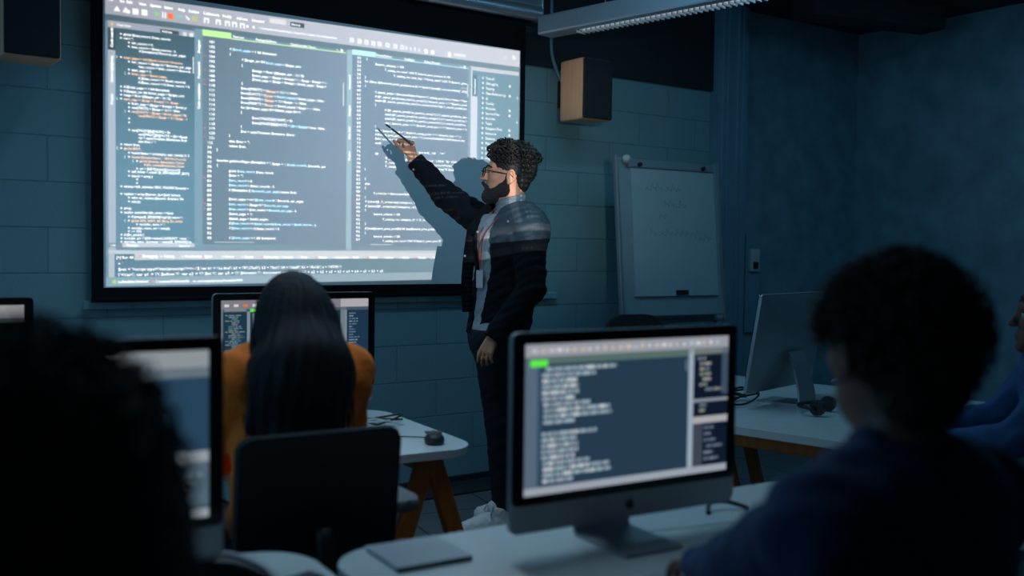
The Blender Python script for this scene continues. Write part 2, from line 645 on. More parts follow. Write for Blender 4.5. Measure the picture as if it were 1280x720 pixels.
cs = MB().box((0, -.005, 1.705), (2.56, .11, .11), bevel=.01).tube([(-1.28, -.035, 1.66), (1.28, -.035, 1.66)], .045, 20)
cs.build('roller_case', M['case'], ps, 'auto')
for sx in (-1.285, 1.285):
    MB().box((sx, -.008, 1.69), (.016, .125, .15), bevel=.006).build('end_cap', M['case'], ps)


# ------------------------------------------------------------------ speakers
def speaker(name_label, x0, x1, z0, z1):
    s = thing('wall_speaker', name_label, 'speaker', ((x0 + x1) / 2, -.2, z0), group=None)
    s['group'] = 'wall speakers'
    w, h = x1 - x0, z1 - z0
    MB().box((0, 0, h / 2), (w, .21, h), bevel=.012).build('cabinet', M['wood'], s)
    MB().box((0, -.113, h / 2), (w - .012, .02, h - .012), bevel=.008).build('grille', M['grille'], s)
    MB().box((0, .15, h / 2), (.07, .10, .10)).box((0, .193, h / 2), (.12, .012, .16)).build('bracket', M['metal'], s)
    return s


speaker('wood-sided wall speaker right of the projection screen', 3.715, 3.945, 2.13, 2.49)
speaker('wood-sided wall speaker cut by the top left corner', .66, .885, 2.13, 2.52)
cb = MB().tube(spline([(3.70, -.02, 2.98), (3.70, -.02, 2.75), (3.705, -.02, 2.55), (3.76, -.03, 2.42), (3.82, -.06, 2.33)], 8), .012, 8)
tag(cb.build('speaker_cable', M['pilaster'], None, True), 'thick cable dropping down the wall to the wood-sided speaker', 'cable')

# ------------------------------------------------------------------ ceiling lamp
lp = thing('linear_lamp', 'long suspended linear ceiling lamp with bright louvre strip', 'lamp', (3.515, -.20, 2.585), R(10.5))
LL = 3.0
MB().box((0, -LL / 2, .065), (.13, LL, .11), bevel=.012).build('housing', M['lamp'], lp)
lv = MB()
for k in range(80):
    lv.box((.02, -.26 - k * .034, .006), (.075, .008, .02))
lv.build('louvre', M['louvre'], lp)
MB().box((.02, -LL / 2 - .1, .012), (.07, LL - .35, .004)).build('light_strip', emit((205, 225, 240), .55), lp)
for y in (-.45, -2.4):
    MB().tube([(0, y, .12), (0, y, .49)], .004, 6).build('suspension_wire', M['metal'], lp)

# ------------------------------------------------------------------ wall switch panel
sp = thing('switch_panel', 'narrow wall panel with light switch beside the corner pilaster', 'switch panel', (5.545, 0, .78))
MB().box((0, -.015, .355), (.15, .03, .71), bevel=.006).build('back_plate', M['pilaster'], sp)
MB().box((0, -.04, .52), (.10, .03, .16), bevel=.008).build('switch_unit', M['white_plastic'], sp)
MB().box((.0, -.058, .485), (.05, .01, .05), bevel=.004).build('rocker', M['black_plastic'], sp)

# ------------------------------------------------------------------ flipchart easel
fc = thing('flipchart', 'tilted flipchart easel holding a paper pad with faint marker writing', 'flipchart', (4.40, -.38, 0), R(-3))
LEAN = Matrix.Rotation(R(-5.5), 3, 'X')
fo = Vector((0, -.02, .93))


def fp(x, y, z):
    return fo + LEAN @ Vector((x, y, z))


MB().box(fp(.01, 0, .5), (.83, .022, 1.0), rot=LEAN, bevel=.006).build('board', M['board'], fc)
bf = MB()
for x in (-.405, .425):
    bf.box(fp(x, -.002, .5), (.022, .034, 1.02), rot=LEAN, bevel=.005)
bf.box(fp(0, -.002, -.005), (.81, .034, .022), rot=LEAN, bevel=.005)
bf.build('board_frame', M['alu'], fc)
MB().box(fp(.02, -.022, .965), (.70, .03, .06), rot=LEAN, bevel=.008).build('clamp_bar', M['alu'], fc)
for x in (-.25, .27):
    MB().tube([fp(x, -.03, .955), fp(x, -.055, .955)], .013, 12).build('clamp_knob', M['black_plastic'], fc, 'auto')
MB().ball(fp(-.345, -.035, .985), .028).build('pad_hook', M['white_plastic'], fc, True)
pd = MB().box(fp(.03, -.019, .545), (.68, .016, .79), rot=LEAN).build('paper_pad', M['paper'], fc)
rr = random.Random(3)
for row, (xa, n) in enumerate(((-.20, 7), (-.06, 5), (-.10, 2), (-.18, 10), (.18, 4))):
    zz = (.80, .70, .63, .52, .50)[row]
    x = xa
    a = []
    for k in range(n):
        hh = rr.choice((.022, .03, .045))
        a += [fp(x, -.0278, zz), fp(x + .010, -.0278, zz + hh), fp(x + .022, -.0278, zz + hh * .3), fp(x + .034, -.0278, zz + hh * .8 - .01)]
        x += .042
    MB().tube(a, .0014, 4).build('handwriting', M['ink'], pd)
MB().box(fp(.06, -.03, .17), (.10, .012, .03), rot=LEAN, bevel=.004).build('magnet', M['black_plastic'], fc)
MB().box(fp(0, -.05, .03), (.70, .09, .012), rot=LEAN, bevel=.003).build('pen_tray', M['alu'], fc)
for p0, p1 in (((-.36, .0, 1.0), (-.40, -.10, .0)), ((.36, .0, 1.0), (.40, -.10, .0)), ((0, .10, 1.7), (0, .33, .0))):
    MB().tube([p0, p1], .014, 10).build('leg', M['alu'], fc, True)


# ------------------------------------------------------------------ tables
def a_frame(parent, x, d, zt):
    tr = MB()
    tr.box((x, -d / 2, zt - .03), (.06, d - .10, .058), bevel=.004)
    for y in (-d + .075, -.12):
        for s in (-1, 1):
            L_ = math.hypot(.21, zt)
            tr.box((x + s * .115, y, zt / 2 - .006), (.062, .045, L_ - .02), rot=Matrix.Rotation(-s * math.atan2(.21, zt), 3, 'Y'), bevel=.006)
    tr.box((x, -d / 2, zt * .42), (.05, d - .18, .04), bevel=.004)
    return tr.build('trestle', M['orange_wood'], parent)


def table(label, corner, rz, w, d, trestles, zt=.675, r=.13):
    """corner = far right corner at table-top height"""
    t = thing('desk', label, 'desk', (corner[0], corner[1], 0), rz)
    t['group'] = 'desks of the classroom'
    MB().prism(rounded(-w, -d, 0, 0, r), zt - .028, zt, bevel=.003).build('tabletop', [M['table']], t)
    for x in trestles:
        a_frame(t, x, d, zt - .028)
    MB().box((-w / 2, -d / 2, zt - .09), (w * .7, .05, .05), bevel=.004).build('rail', M['orange_wood'], t)
    return t


ZT = .675
table('white round-cornered desk by the back wall where the woman sits', (1.975, -1.10), R(-5), 1.95, .93, (-.165, -1.65))
table('white round-cornered desk at the bottom centre under the code monitor', (2.56, -2.925), R(-3.0), 1.64, .78, (-.30, -1.35))
table('white round-cornered desk at the bottom left below the big dark hair', (.905, -2.745), R(-3.5), 1.60, .78, (-.30, -1.3))
# right hand desk, its long side turned towards the camera
t = thing('desk', 'desk on orange trestles on the right carrying the monitor seen from behind', 'desk', (3.0, -2.1, 0), R(12.5))
MB().prism(rounded(-.062, -.66, 1.38, .92, .05), ZT - .03, ZT, bevel=.003).build('tabletop', M['table'], t)
for x, ys in ((.05, (.04, .62)), (1.22, (.04, .62))):
    tr = MB()
    tr.box((x, .16, ZT - .062), (.055, 1.24, .064), bevel=.005)
    for y in ys:
        for s in (-1, 1):
            tr.box((x, y + s * .10, (ZT - .09) / 2), (.05, .055, ZT - .09), rot=Matrix.Rotation(s * .26, 3, 'X'), bevel=.005)
    tr.build('trestle', M['orange_wood'], t)

# ------------------------------------------------------------------ monitors
SW, SH, PW, PH = .592, .333, .652, .442      # screen, panel (bezel + chin)


def display_mesh(rects):
    """rects: (u0, v0, u1, v1, colour, layer) with v from the top; one mesh, flat on the screen glass"""
    b = MB()
    mats, ids = [], {}
    for (u0, v0, u1, v1, c, ly) in rects:
        m = emit(c, 1.0)
        if m.name not in ids:
            ids[m.name] = len(mats)
            mats.append(m)
        y = -.0006 - .00025 * ly
        a = lambda u, v: ((u - .5) * SW, y, (.5 - v) * SH)
        b.quad([a(u0, v1), a(u1, v1), a(u1, v0), a(u0, v0)], ids[m.name])
    return b, mats


def code_rows(rects, u0, u1, v0, rows, dv, hgt, cols, seed, layer=3):
    q = random.Random(seed)
    v = v0
    for (i0, i1) in rows:
        if i1 > 0:
            u = u0 + (u1 - u0) * i0
            e = u0 + (u1 - u0) * i1
            while u < e:
                w = min(q.uniform(.012, .05), e - u)
                rects.append((u, v, u + w, v + hgt, q.choice(cols), layer))
                u += w + .006
        v += dv


WHT, LGT, BLU, CYA = (190, 200, 208), (150, 165, 178), (120, 155, 180), (110, 175, 195)


def layout_front():
    r = [(0, 0, 1, 1, (36, 58, 76), 0),
         (0, 0, 1, .085, (150, 152, 162), 1), (0, .085, 1, .135, (84, 108, 104), 1),
         (0, .085, .055, 1, (86, 102, 120), 1), (.055, .135, .075, .95, (50, 74, 96), 1),
         (.022, .105, .098, .150, (92, 232, 74), 2), (.0, .95, 1, 1, (150, 158, 170), 2),
         (.785, .09, .812, .95, (150, 165, 180), 2), (.80, .12, 1, .95, (13, 24, 42), 1), (.768, .16, .779, .24, (90, 108, 126), 2),
         (.965, .085, 1, .43, (60, 76, 96), 2), (.812, .455, 1, .478, (130, 140, 152), 3), (.812, .585, 1, .635, (165, 165, 168), 3),
         (.812, .64, .865, .95, (60, 66, 80), 2), (.785, .09, 1, .125, (110, 118, 120), 2)]
    q = random.Random(5)
    for k in range(26):
        u = .03 + k * .036
        r.append((u, .03 + .01 * q.random(), u + q.uniform(.012, .026), .055, q.choice([(200, 200, 200), (205, 190, 170), (170, 190, 200), (215, 215, 215)]), 3))
    rows = [(.02, .44), (.0, .31), (.0, .20), (.0, .21), (.0, .21), (.0, .19), (.01, .28), (.01, .40), (.01, .41), (.01, .19), (0, 0),
            (.0, .32), (.0, .20), (.0, .21), (.0, .21), (.0, .19), (.01, .28), (.01, .40), (.01, .41), (.01, .19)]
    rows = [(a, b * 1.1) for a, b in rows]
    code_rows(r, .075, .785, .157, rows, .0392, .024, [WHT, LGT, LGT, (140, 158, 172), (150, 175, 185)], 11)
    code_rows(r, .83, .98, .15, [(0, .3), (.1, .5), (.1, .45), (.1, .5), (.2, .5), (.1, .4), (.3, .9), (0, 0), (0, 0), (.1, .35), (.1, .3)], .038, .02,
              [(130, 140, 130), (150, 150, 150), (100, 115, 130)], 12)
    code_rows(r, .86, .99, .66, [(.1, .5), (.1, .4), (.1, .6), (.2, .9), (.1, .5), (.1, .7)], .046, .02, [(90, 105, 125), (110, 120, 135)], 13)
    return r


def layout_desk():
    r = [(0, 0, 1, 1, (24, 52, 70), 0), (0, 0, 1, .10, (122, 120, 128), 1), (0, .10, 1, .135, (72, 84, 94), 1),
         (0, .10, .012, .95, (96, 112, 122), 2), (.165, .13, .185, .95, (120, 136, 146), 2), (.20, .15, .212, .95, (110, 126, 138), 2),
         (.185, .10, .235, .135, (98, 226, 84), 3), (.02, .10, .16, .125, (120, 128, 134), 2),
         (.80, .0, 1, .095, (168, 166, 170), 2), (.80, .10, .84, .95, (110, 122, 130), 1), (.83, .13, .845, .95, (120, 132, 140), 2),
         (.845, .14, 1, .66, (26, 50, 74), 2), (.845, .66, 1, .72, (150, 152, 154), 3), (.80, .68, .815, .95, (160, 166, 170), 3),
         (.845, .73, 1, .95, (66, 80, 92), 2), (0, .95, 1, 1, (110, 126, 136), 2)]
    for k in range(12):
        r.append((.02 + k * .06, .045, .05 + k * .06, .075, (205, 205, 205) if k != 2 else (214, 120, 50), 3))
    q = random.Random(8)
    code_rows(r, .025, .165, .165, [(q.choice((0, .15, .3)), q.uniform(.55, 1)) for _ in range(38)], .0208, .0115,
              [(96, 124, 136), (110, 136, 146), (84, 112, 124), (120, 130, 128)], 21)
    code_rows(r, .30, .70, .17, [(q.choice((0, .15, .3)), q.uniform(.4, .9)) if q.random() > .2 else (0, 0) for _ in range(30)], .026, .014, [WHT, LGT, BLU], 22)
    code_rows(r, .86, .99, .17, [(.0, q.uniform(.2, .6)) for _ in range(15)], .032, .014, [(120, 140, 150), (90, 115, 130)], 23)
    return r


def layout_left():
    r = [(0, 0, 1, 1, (34, 58, 76), 0), (0, 0, 1, .10, (138, 146, 152), 1), (0, .10, 1, .16, (98, 112, 122), 1),
         (.0, .16, .60, .95, (36, 62, 80), 1), (.70, .16, 1, .60, (38, 66, 88), 1), (.60, .16, .70, .60, (84, 104, 116), 1),
         (.55, .60, 1, .665, (140, 150, 156), 2), (.55, .665, 1, .93, (78, 98, 112), 1), (0, .945, 1, 1, (140, 150, 158), 2),
         (.60, .665, .63, .93, (140, 160, 170), 2)]
    q = random.Random(4)
    code_rows(r, .70, 1, .17, [(0, q.uniform(.15, .55)) for _ in range(14)], .030, .018, [(110, 132, 146), (130, 148, 158), (90, 116, 134)], 31)
    code_rows(r, .62, 1, .69, [(0, q.uniform(.4, 1)) for _ in range(6)], .042, .02, [(110, 126, 138), (130, 144, 152), (90, 108, 122)], 32)
    code_rows(r, .05, .55, .2, [(0, q.uniform(.3, .9)) for _ in range(20)], .036, .014, [(84, 106, 118), (96, 116, 126)], 33)
    code_rows(r, .71, .86, .17, [(0, q.uniform(.3, .9)) for _ in range(14)], .030, .016, [(130, 146, 156), (116, 134, 146)], 34)
    return r


def layout_far():
    r = [(0, 0, 1, 1, (14, 20, 32), 0), (0, 0, 1, .125, (140, 140, 142), 1), (0, .125, 1, .17, (84, 96, 102), 1)]
    q = random.Random(14)
    code_rows(r, .05, .98, .21, [(q.choice((0, .1, .3)), q.uniform(.2, .9)) for _ in range(18)], .04, .015, [(40, 48, 62), (52, 60, 74)], 41)
    return r


def layout_dim():
    r = [(0, 0, 1, 1, (8, 10, 13), 0), (0, .0, 1, .035, (40, 46, 50), 1), (0, .035, 1, .085, (92, 96, 98), 1), (0, .085, 1, .11, (50, 56, 60), 1)]
    code_rows(r, .1, .95, .2, [(0, .6), (.1, .8), (.1, .5), (0, .4), (.1, .9), (.2, .7)], .08, .015, [(20, 23, 28)], 42)
    return r


def monitor(label, x, y, rz, layout, tilt=0):
    m = thing('desktop_monitor', label, 'monitor', (x, y, ZT), rz)
    m['group'] = 'desktop monitors on the desks'
    TL = Matrix.Rotation(R(tilt), 3, 'X')
    c0 = Vector((0, 0, .062 + PH / 2))

    def mt(v):
        return c0 + TL @ Vector(v)
    M4 = Matrix.Translation(c0) @ TL.to_4x4()
    zc = PH / 2 - .026 - SH / 2          # screen centre above the panel centre
    rotp = Matrix.Rotation(R(90), 4, 'X')
    body = MB().prism(rounded(-PW / 2, -PH / 2, PW / 2, PH / 2, .016, 5), -.003, .012, bevel=.003)
    prev = None
    for f_, z_ in ((.985, -.002), (.93, -.010), (.80, -.019), (.58, -.026), (.30, -.029), (.10, -.030)):
        rg = [body.bm.verts.new((x_, y_, z_)) for x_, y_ in rounded(-PW / 2 * f_, -PH / 2 * f_, PW / 2 * f_, PH / 2 * f_, min(.02 * f_ + .03 * (1 - f_), PH * .4 * f_), 5)]
        if prev:
            for k in range(len(rg)):
                body.bm.faces.new((prev[k], prev[(k + 1) % len(rg)], rg[(k + 1) % len(rg)], rg[k]))
        prev = rg
    body.bm.faces.new(prev)
    for v in body.bm.verts:               # the back bulges gently behind the panel
        v.co = M4 @ rotp @ v.co
    body.build('casing', M['alu'], m, 'auto')
    glass = MB().prism(rounded(-PW / 2 + .001, -PH / 2 + .062, PW / 2 - .001, PH / 2 - .001, .014, 5), .012, .0155)
    for v in glass.bm.verts:
        v.co = M4 @ rotp @ v.co
    glass.build('bezel', M['bezel'], m)
    if layout:
        b, mats = display_mesh(layout())
        for v in b.bm.verts:
            v.co = M4 @ (v.co + Vector((0, -.0156, zc)))
        b.build('display', mats, m)
    em = MB()
    pts = []
    for k in range(24):                  # dark fruit-shaped emblem in the middle of the chin
        a = 2 * math.pi * k / 24
        rad = .0115 * (1 + .08 * math.cos(2 * a) - (.16 if abs(a - math.pi / 2) < .25 else 0) - (.08 if abs(a - 3 * math.pi / 2) < .2 else 0))
        px, py = rad * math.cos(a), rad * 1.05 * math.sin(a)
        dx, dy = px - .0145, py - .002
        if math.hypot(dx, dy) < .0065:
            px, py = .0145 + dx / math.hypot(dx, dy) * .0065, .002 + dy / math.hypot(dx, dy) * .0065
        pts.append((px, py))
    em.prism(pts, .0121, .0128)
    em.prism([(-.001, .0125), (.004, .0135), (.006, .0185), (.001, .0172)], .0121, .0128)
    for v in em.bm.verts:
        v.co = M4 @ rotp @ (v.co + Vector((0, -PH / 2 + .031, 0)))
    em.build('emblem', M['black_plastic'], m)
    # bent aluminium stand: neck and foot in one sheet
    prof = [(.034, .235), (.058, .19), (.088, .09), (.098, .025), (.090, .008), (.070, .004), (-.105, .004)]
    prof = [(p[0], p[1]) for p in spline([(a, 0, b_) for a, b_ in prof], 5) for p in [(p[0], p[2])]]
    st = MB()
    ww = .082
    th = .0045
    n = len(prof)
    ring = []
    for i, (py, pz) in enumerate(prof):
        a = Vector(prof[max(i - 1, 0)])
        c = Vector(prof[min(i + 1, n - 1)])
        d = (c - a).normalized()
        nn = Vector((-d.y, d.x)) * th
        w = ww * (1 if i > n * .45 else .82 + .18 * i / (n * .45))
        ring.append([st.bm.verts.new((sx * w, py + sn * nn.x, max(pz + sn * nn.y, .0003))) for sx, sn in ((-1, 1), (1, 1), (1, -1), (-1, -1))])
    for i in range(n - 1):
        for k in range(4):
            st.bm.faces.new((ring[i][k], ring[i][(k + 1) % 4], ring[i + 1][(k + 1) % 4], ring[i + 1][k]))
    st.bm.faces.new(ring[0])
    st.bm.faces.new(ring[-1][::-1])
    st.build('stand', M['alu'], m, 'auto')
    return m


monitor('wide monitor with out-of-focus code in the front centre, facing the camera', 1.5625, -3.14, R(-4), layout_front)
monitor('monitor showing code behind the long-haired woman', 1.556, -1.215, R(-4), layout_desk)
monitor('monitor half hidden by the big dark hair at left', .352, -2.885, R(-4), layout_left)
monitor('monitor cut by the left edge above the big dark hair', .293, -1.19, R(-4), layout_far)
monitor('silver monitor seen from behind on the right desk', 3.65, -1.90, R(193.3), None, tilt=-9)
monitor('dark monitor with a pale top bar at the far right', 3.78, -2.58, R(12), layout_dim)


# ------------------------------------------------------------------ small things on the desks
ms = thing('computer_mouse', 'black computer mouse with cable on the white desk beside the standing man', 'mouse', (1.79, -1.88, ZT), R(-25))
V, Q = implicit([ell((0, 0, .012), (.034, .056, .026), .01), ell((0, -.02, .016), (.033, .036, .024), .01)], .003,
                post=lambda P, F: np.maximum(F, .0005 - P[..., 2]))
blob('body', [ell((0, 0, .012), (.034, .056, .026), .01), ell((0, -.02, .016), (.033, .036, .024), .01)], .003, M['black_plastic'], ms,
     post=lambda P, F: np.maximum(F, .0005 - P[..., 2]))
MB().box((-.016, .034, .0315), (.028, .036, .004), bevel=.0015).box((.016, .034, .0315), (.028, .036, .004), bevel=.0015).build('button', M['metal'], ms)
MB().tube([(0, .032, .030), (0, .044, .030)], .008, 12).build('wheel', M['grey_pad'], ms, True)
MB().tube(spline([(0, .054, .008), (-.06, .10, .004), (-.16, .13, .003), (-.30, .14, .003), (-.36, .22, .003)]), .0022, 6).build('cable', M['cable_black'], ms, True)


def tangle(seed, n, ext, z=.006):
    q = random.Random(seed)
    pts = []
    for k in range(n):
        a = k * 1.9 + q.uniform(-.5, .5)
        pts.append((ext[0] * math.cos(a) * q.uniform(.4, 1), ext[1] * math.sin(a) * q.uniform(.4, 1), z + q.random() * ext[2]))
    return spline(pts, 8)


def lie(name, label, cat, x, y, pts, r, m):
    o = MB().tube(pts, r, 6).build(name, m, None, True, (x, y, ZT))
    return tag(o, label, cat, 'cables on the desks')


lie('cable', 'black cable tangle on the white desk left of the computer mouse', 'cable', 1.82, -1.46, tangle(2, 9, (.10, .09, .035)), .0042, M['cable_black'])
lie('cable', 'pale cable loop beside the black tangle near the seated woman', 'cable', 1.75, -1.52, tangle(6, 5, (.08, .05, .03)), .0042, M['cable_white'])
lie('cable', 'heap of black cables at the foot of the monitor seen from behind', 'cable', 3.42, -1.80, tangle(5, 14, (.22, .12, .06)), .0045, M['cable_black'])
lie('cable', 'white cable arching behind the monitor seen from behind', 'cable', 3.90, -1.98,
    spline([(-.10, -.05, .10), (-.02, -.08, .13), (.05, -.09, .08), (.10, -.05, .02), (.06, .0, .01)]), .0055, M['cable_white'])
lie('cable', 'upright black cable loop left of the silver stand on the right desk', 'cable', 3.45, -1.68,
    spline([(-.03, 0, .006), (-.02, 0, .09), (.01, 0, .14), (.03, -.01, .11), (.0, -.02, .05), (-.02, -.03, .006)]), .005, M['cable_black'])
lie('cable', 'pale cable arching from the left monitor down to the bottom desk', 'cable', .72, -2.97,
    spline([(-.085, .06, .050), (-.04, .05, .062), (.01, .0, .045), (.04, -.04, .012), (.05, -.09, .006), (.0, -.16, .006)]), .006, M['cable_white'])
lie('cable', 'short dark cable with pale plug right of the front monitor foot', 'cable', 1.96, -3.08,
    spline([(-.06, .0, .006), (-.02, .03, .02), (.03, .02, .02), (.07, -.02, .006)]), .006, M['cable_black'])
hp = thing('headphones', 'dark headphones lying on the right desk near the curly-haired person', 'headphones', (3.52, -2.20, ZT), R(20))
for s in (-1, 1):
    e_ = MB().tube([(s * .065, 0, .035), (s * .095, 0, .035)], [.034, .030], 16)
    e_.build('ear_cup', M['black_plastic'], hp, 'auto')
MB().tube([(.10 * math.cos(R(a)), .10 * math.sin(R(a)) + .0, .034) for a in range(0, 181, 15)], .008, 8).build('headband', M['black_plastic'], hp, True)

nb = thing('notebook', 'closed grey notebook with dark spine on the front desk left of the monitor', 'notebook', (1.10, -2.965, ZT), R(-4))
MB().box((0, 0, .005), (.17, .17, .008)).build('pages', M['paper'], nb)
MB().box((0, 0, .0102), (.178, .178, .002), bevel=.0006).build('cover', M['notebook'], nb)
MB().box((0, -.089, .0055), (.178, .006, .011), bevel=.001).build('spine', M['note_edge'], nb)
tag(MB().box((0, 0, .0012), (.26, .17, .002)).build('paper_sheet', M['paper'], None, False, (1.80, -3.055, ZT)), 'pale sheet of paper under the right half of the front monitor', 'paper')
bpy.data.objects['paper_sheet'].rotation_euler.z = R(-12)

kb = thing('keyboard', 'slim white keyboard in front of the front centre monitor', 'keyboard', (1.52, -3.42, ZT), R(-4))
MB().box((0, 0, .005), (.42, .115, .009), bevel=.003).build('base', M['alu'], kb)
kk = MB()
for i in range(14):
    for j in range(5):
        kk.box((-.193 + i * .0297, -.042 + j * .021, .0115), (.025, .0165, .004))
tag(kk.build('keys', M['white_plastic'], kb), kind='stuff')
pc = thing('charger', 'small dark power adapter on the bottom left desk', 'charger', (.80, -3.02, ZT), R(15))
MB().box((0, 0, .011), (.085, .05, .022), bevel=.005).build('body', M['note_edge'], pc)
MB().box((-.048, -.005, .011), (.012, .022, .014), bevel=.002).build('plug', M['white_plastic'], pc)


# ------------------------------------------------------------------ chairs
def office_chair(label, x, y, rz, zb=(.56, .915), zs=.47, bw=.42, arms=True, m='dark_fabric', rb=.03):
    """person sits facing local +Y"""
    c = thing('office_chair', label, 'chair', (x, y, 0), rz)
    c['group'] = 'office chairs'
    MB().prism(rounded(-.24, -.22, .24, .25, .07), zs - .07, zs, bevel=.018).build('seat', M[m], c, 'auto')
    bk = MB()
    prof = rounded(-bw / 2, zb[0], bw / 2, zb[1], rb, 5)
    bk.prism(prof, -.02, .02, bevel=.008)
    for v in bk.bm.verts:
        x_, z_, t_ = v.co
        v.co = Vector((x_, -.24 - t_ - .04 * ((z_ - zb[0]) / (zb[1] - zb[0])) + .25 * x_ * x_, z_))
    bk.build('backrest', M[m], c, 'auto')
    MB().tube(spline([(0, -.05, zs - .08), (0, -.24, zs - .07), (0, -.30, zs + .02), (0, -.285, zb[0] + .12)], 6), .022, 10).build('back_support', M['black_plastic'], c, True)
    MB().tube([(0, 0, .10), (0, 0, zs - .07)], .03, 14).build('gas_column', M['metal'], c, True)
    for k in range(5):
        a = 2 * math.pi * k / 5 + .3
        p = Vector((math.cos(a), math.sin(a), 0))
        lg = MB().tube([p * .02 + Vector((0, 0, .11)), p * .30 + Vector((0, 0, .075))], [.026, .018], 8).build('leg', M['black_plastic'], c, True)
        q = Vector((-p.y, p.x, 0))
        MB().tube([p * .30 - q * .022 + Vector((0, 0, .03)), p * .30 + q * .022 + Vector((0, 0, .03))], .03, 14).tube(
            [p * .30 + Vector((0, 0, .03)), p * .30 + Vector((0, 0, .075))], .01, 6).build('caster', M['black_plastic'], lg, 'auto')
    if arms:
        for s in (-1, 1):
            ar = MB().tube(spline([(s * .20, .0, zs - .05), (s * .285, .0, zs - .04), (s * .30, .0, zs + .06), (s * .30, .0, zs + .17)], 6), .018, 8).build('armrest', M['black_plastic'], c, True)
            MB().prism(rounded(s * .30 - .045, -.14, s * .30 + .045, .14, .04), zs + .165, zs + .20, bevel=.01).build('pad', M['grey_pad'], ar, 'auto')
    return c


# ------------------------------------------------------------------ seated people
def seated(label, x, y, rz, top, top_mat, look=0, lean=0.0, hgt=1.0, hands=None, legs=True, sleeve=1.0, h=.0055, sk='skin_dark', female=False, nod=0, drop=.27):
    """top = height of the crown. Person-local frame: +Y ahead, +X the person's right"""
    p = thing('person', label, 'person', (x, y, 0), rz)
    dz = top - 1.29
    p['group'] = 'people sitting at the desks'
    hc = V3(0, .03 + lean, top - .118)                     # skull centre
    a = R(look)
    F = V3(-math.sin(a) * math.cos(R(nod)), math.cos(a) * math.cos(R(nod)), math.sin(R(nod)))
    L = V3(-math.cos(a), -math.sin(a), 0)
    U = np.cross(F, L) * -1
    U = U if U[2] > 0 else -U
    hp_, g, eyes, rot = head_prims(hc, F, L, U)
    sw = .165 if female else .195
    zs_ = top - drop
    dz = zs_ - 1.02
    sh = {s: V3(s * sw, .0 + lean * .7, zs_) for s in (-1, 1)}
    hands = hands or {-1: V3(-.16, .42, .725), 1: V3(.16, .42, .725)}
    neck = cap((0, .0 + lean * .7, zs_ + .0), hc + V3(0, -.02, -.06), .062 if not female else .052, .056 if not female else .048, .03)
    torso = [fat((0, -.01, .56), (0, lean * .3, .74), .165, .15, (0, 1, 0), .72, .05),
             fat((0, lean * .3, .74), (0, lean * .7, .95 + dz), .15 if not female else .138, .175 if not female else .15, (0, 1, 0), .68, .05),
             fat((-sw + .03, lean * .7, zs_ - .02), (sw - .03, lean * .7, zs_ - .02), .068, .068, (0, 1, 0), .95, .05),
             cap((-sw + .02, lean * .7, zs_), (0, lean * .8, zs_ + .06), .05, .05, .04), cap((sw - .02, lean * .7, zs_), (0, lean * .8, zs_ + .06), .05, .05, .04)]
    arms, hand = [], []
    for s in (-1, 1):
        W = hands[s]
        S = sh[s]
        mid = (S + W) / 2
        d = np.linalg.norm(W - S)
        bend = math.sqrt(max(.285 ** 2 - (d / 2) ** 2, .0004))
        out = nrm(V3(s * .55, -.25, -1))
        ax = nrm(W - S)
        out = nrm(out - ax * (out @ ax))
        E = mid + out * bend
        arms += [cap(S, E, .054 if not female else .045, .043 if not female else .037, .03), cap(E, W, .042 if not female else .036, .029 if not female else .024, .02)]
        D = nrm((W - E) * V3(1, 1, .25) + V3(-s * .05, .15, -.05))
        hand += hand_prims(W, D, V3(0, 0, -1), V3(-s, 0, 0), (.25, .3, .35, .4), .5, .98)
    leg = []
    if legs:
        for s in (-1, 1):
            leg += [cap((s * .095, .0, .53), (s * .13, .43, .535), .082, .062, .04), cap((s * .13, .43, .53), (s * .13, .40, .10), .06, .042, .02)]
    feet = []
    if legs:
        for s in (-1, 1):
            feet += [cap((s * .13, .38, .05), (s * .14, .56, .035), .045, .034, .02)]
    body = blob('body', torso + [neck] + hp_ + arms + hand + leg + [cap((q[1][0], .40, .10), q[1] * V3(1, 1, 1), .04, .04) for q in feet], h, M[sk], p)
    tp = torso + arms

    def neckcut(P, Fd):
        d = np.linalg.norm((P - V3(0, .012 + lean * .8, zs_ + .105)) / V3(1, 1, 1), axis=-1)
        Fd = np.maximum(Fd, .068 - d)
        for s in (-1, 1):
            W = hands[s]
            Fd = np.maximum(Fd, .055 - np.linalg.norm(P - (W + V3(0, .03, 0)), axis=-1)) if True else Fd
        wr_ = .007 * np.sin(P[..., 2] * 46 + P[..., 0] * 21 + 2 * np.sin(P[..., 1] * 31)) * np.sin(P[..., 0] * 33 + P[..., 2] * 17)
        return np.maximum(Fd + wr_ * .8, .50 - P[..., 2])
    blob('top', tp, h, M[top_mat], p, offset=.013, post=neckcut)
    if legs:
        blob('trousers', [torso[0]] + leg, h * 1.3, M['shade_trousers'], p, offset=.012,
             post=lambda P, Fd: np.maximum(np.maximum(Fd, .075 - P[..., 2]), P[..., 2] - .585))
        for s, q in zip((-1, 1), feet):
            blob('shoe', [q], .006, M['black_plastic'], p, offset=.012, post=lambda P, Fd: np.maximum(Fd, .001 - P[..., 2]))
    for e_ in eyes:
        ey_ = MB().ball(e_ - F * .002, .0105, seg=12).build('eye', M['eye'], p, True)
        MB().ball(e_ + F * .0045, .0058, seg=10).build('iris', M['iris'], ey_, True)
    return p, g, hc, F, L, U, rot, zs_


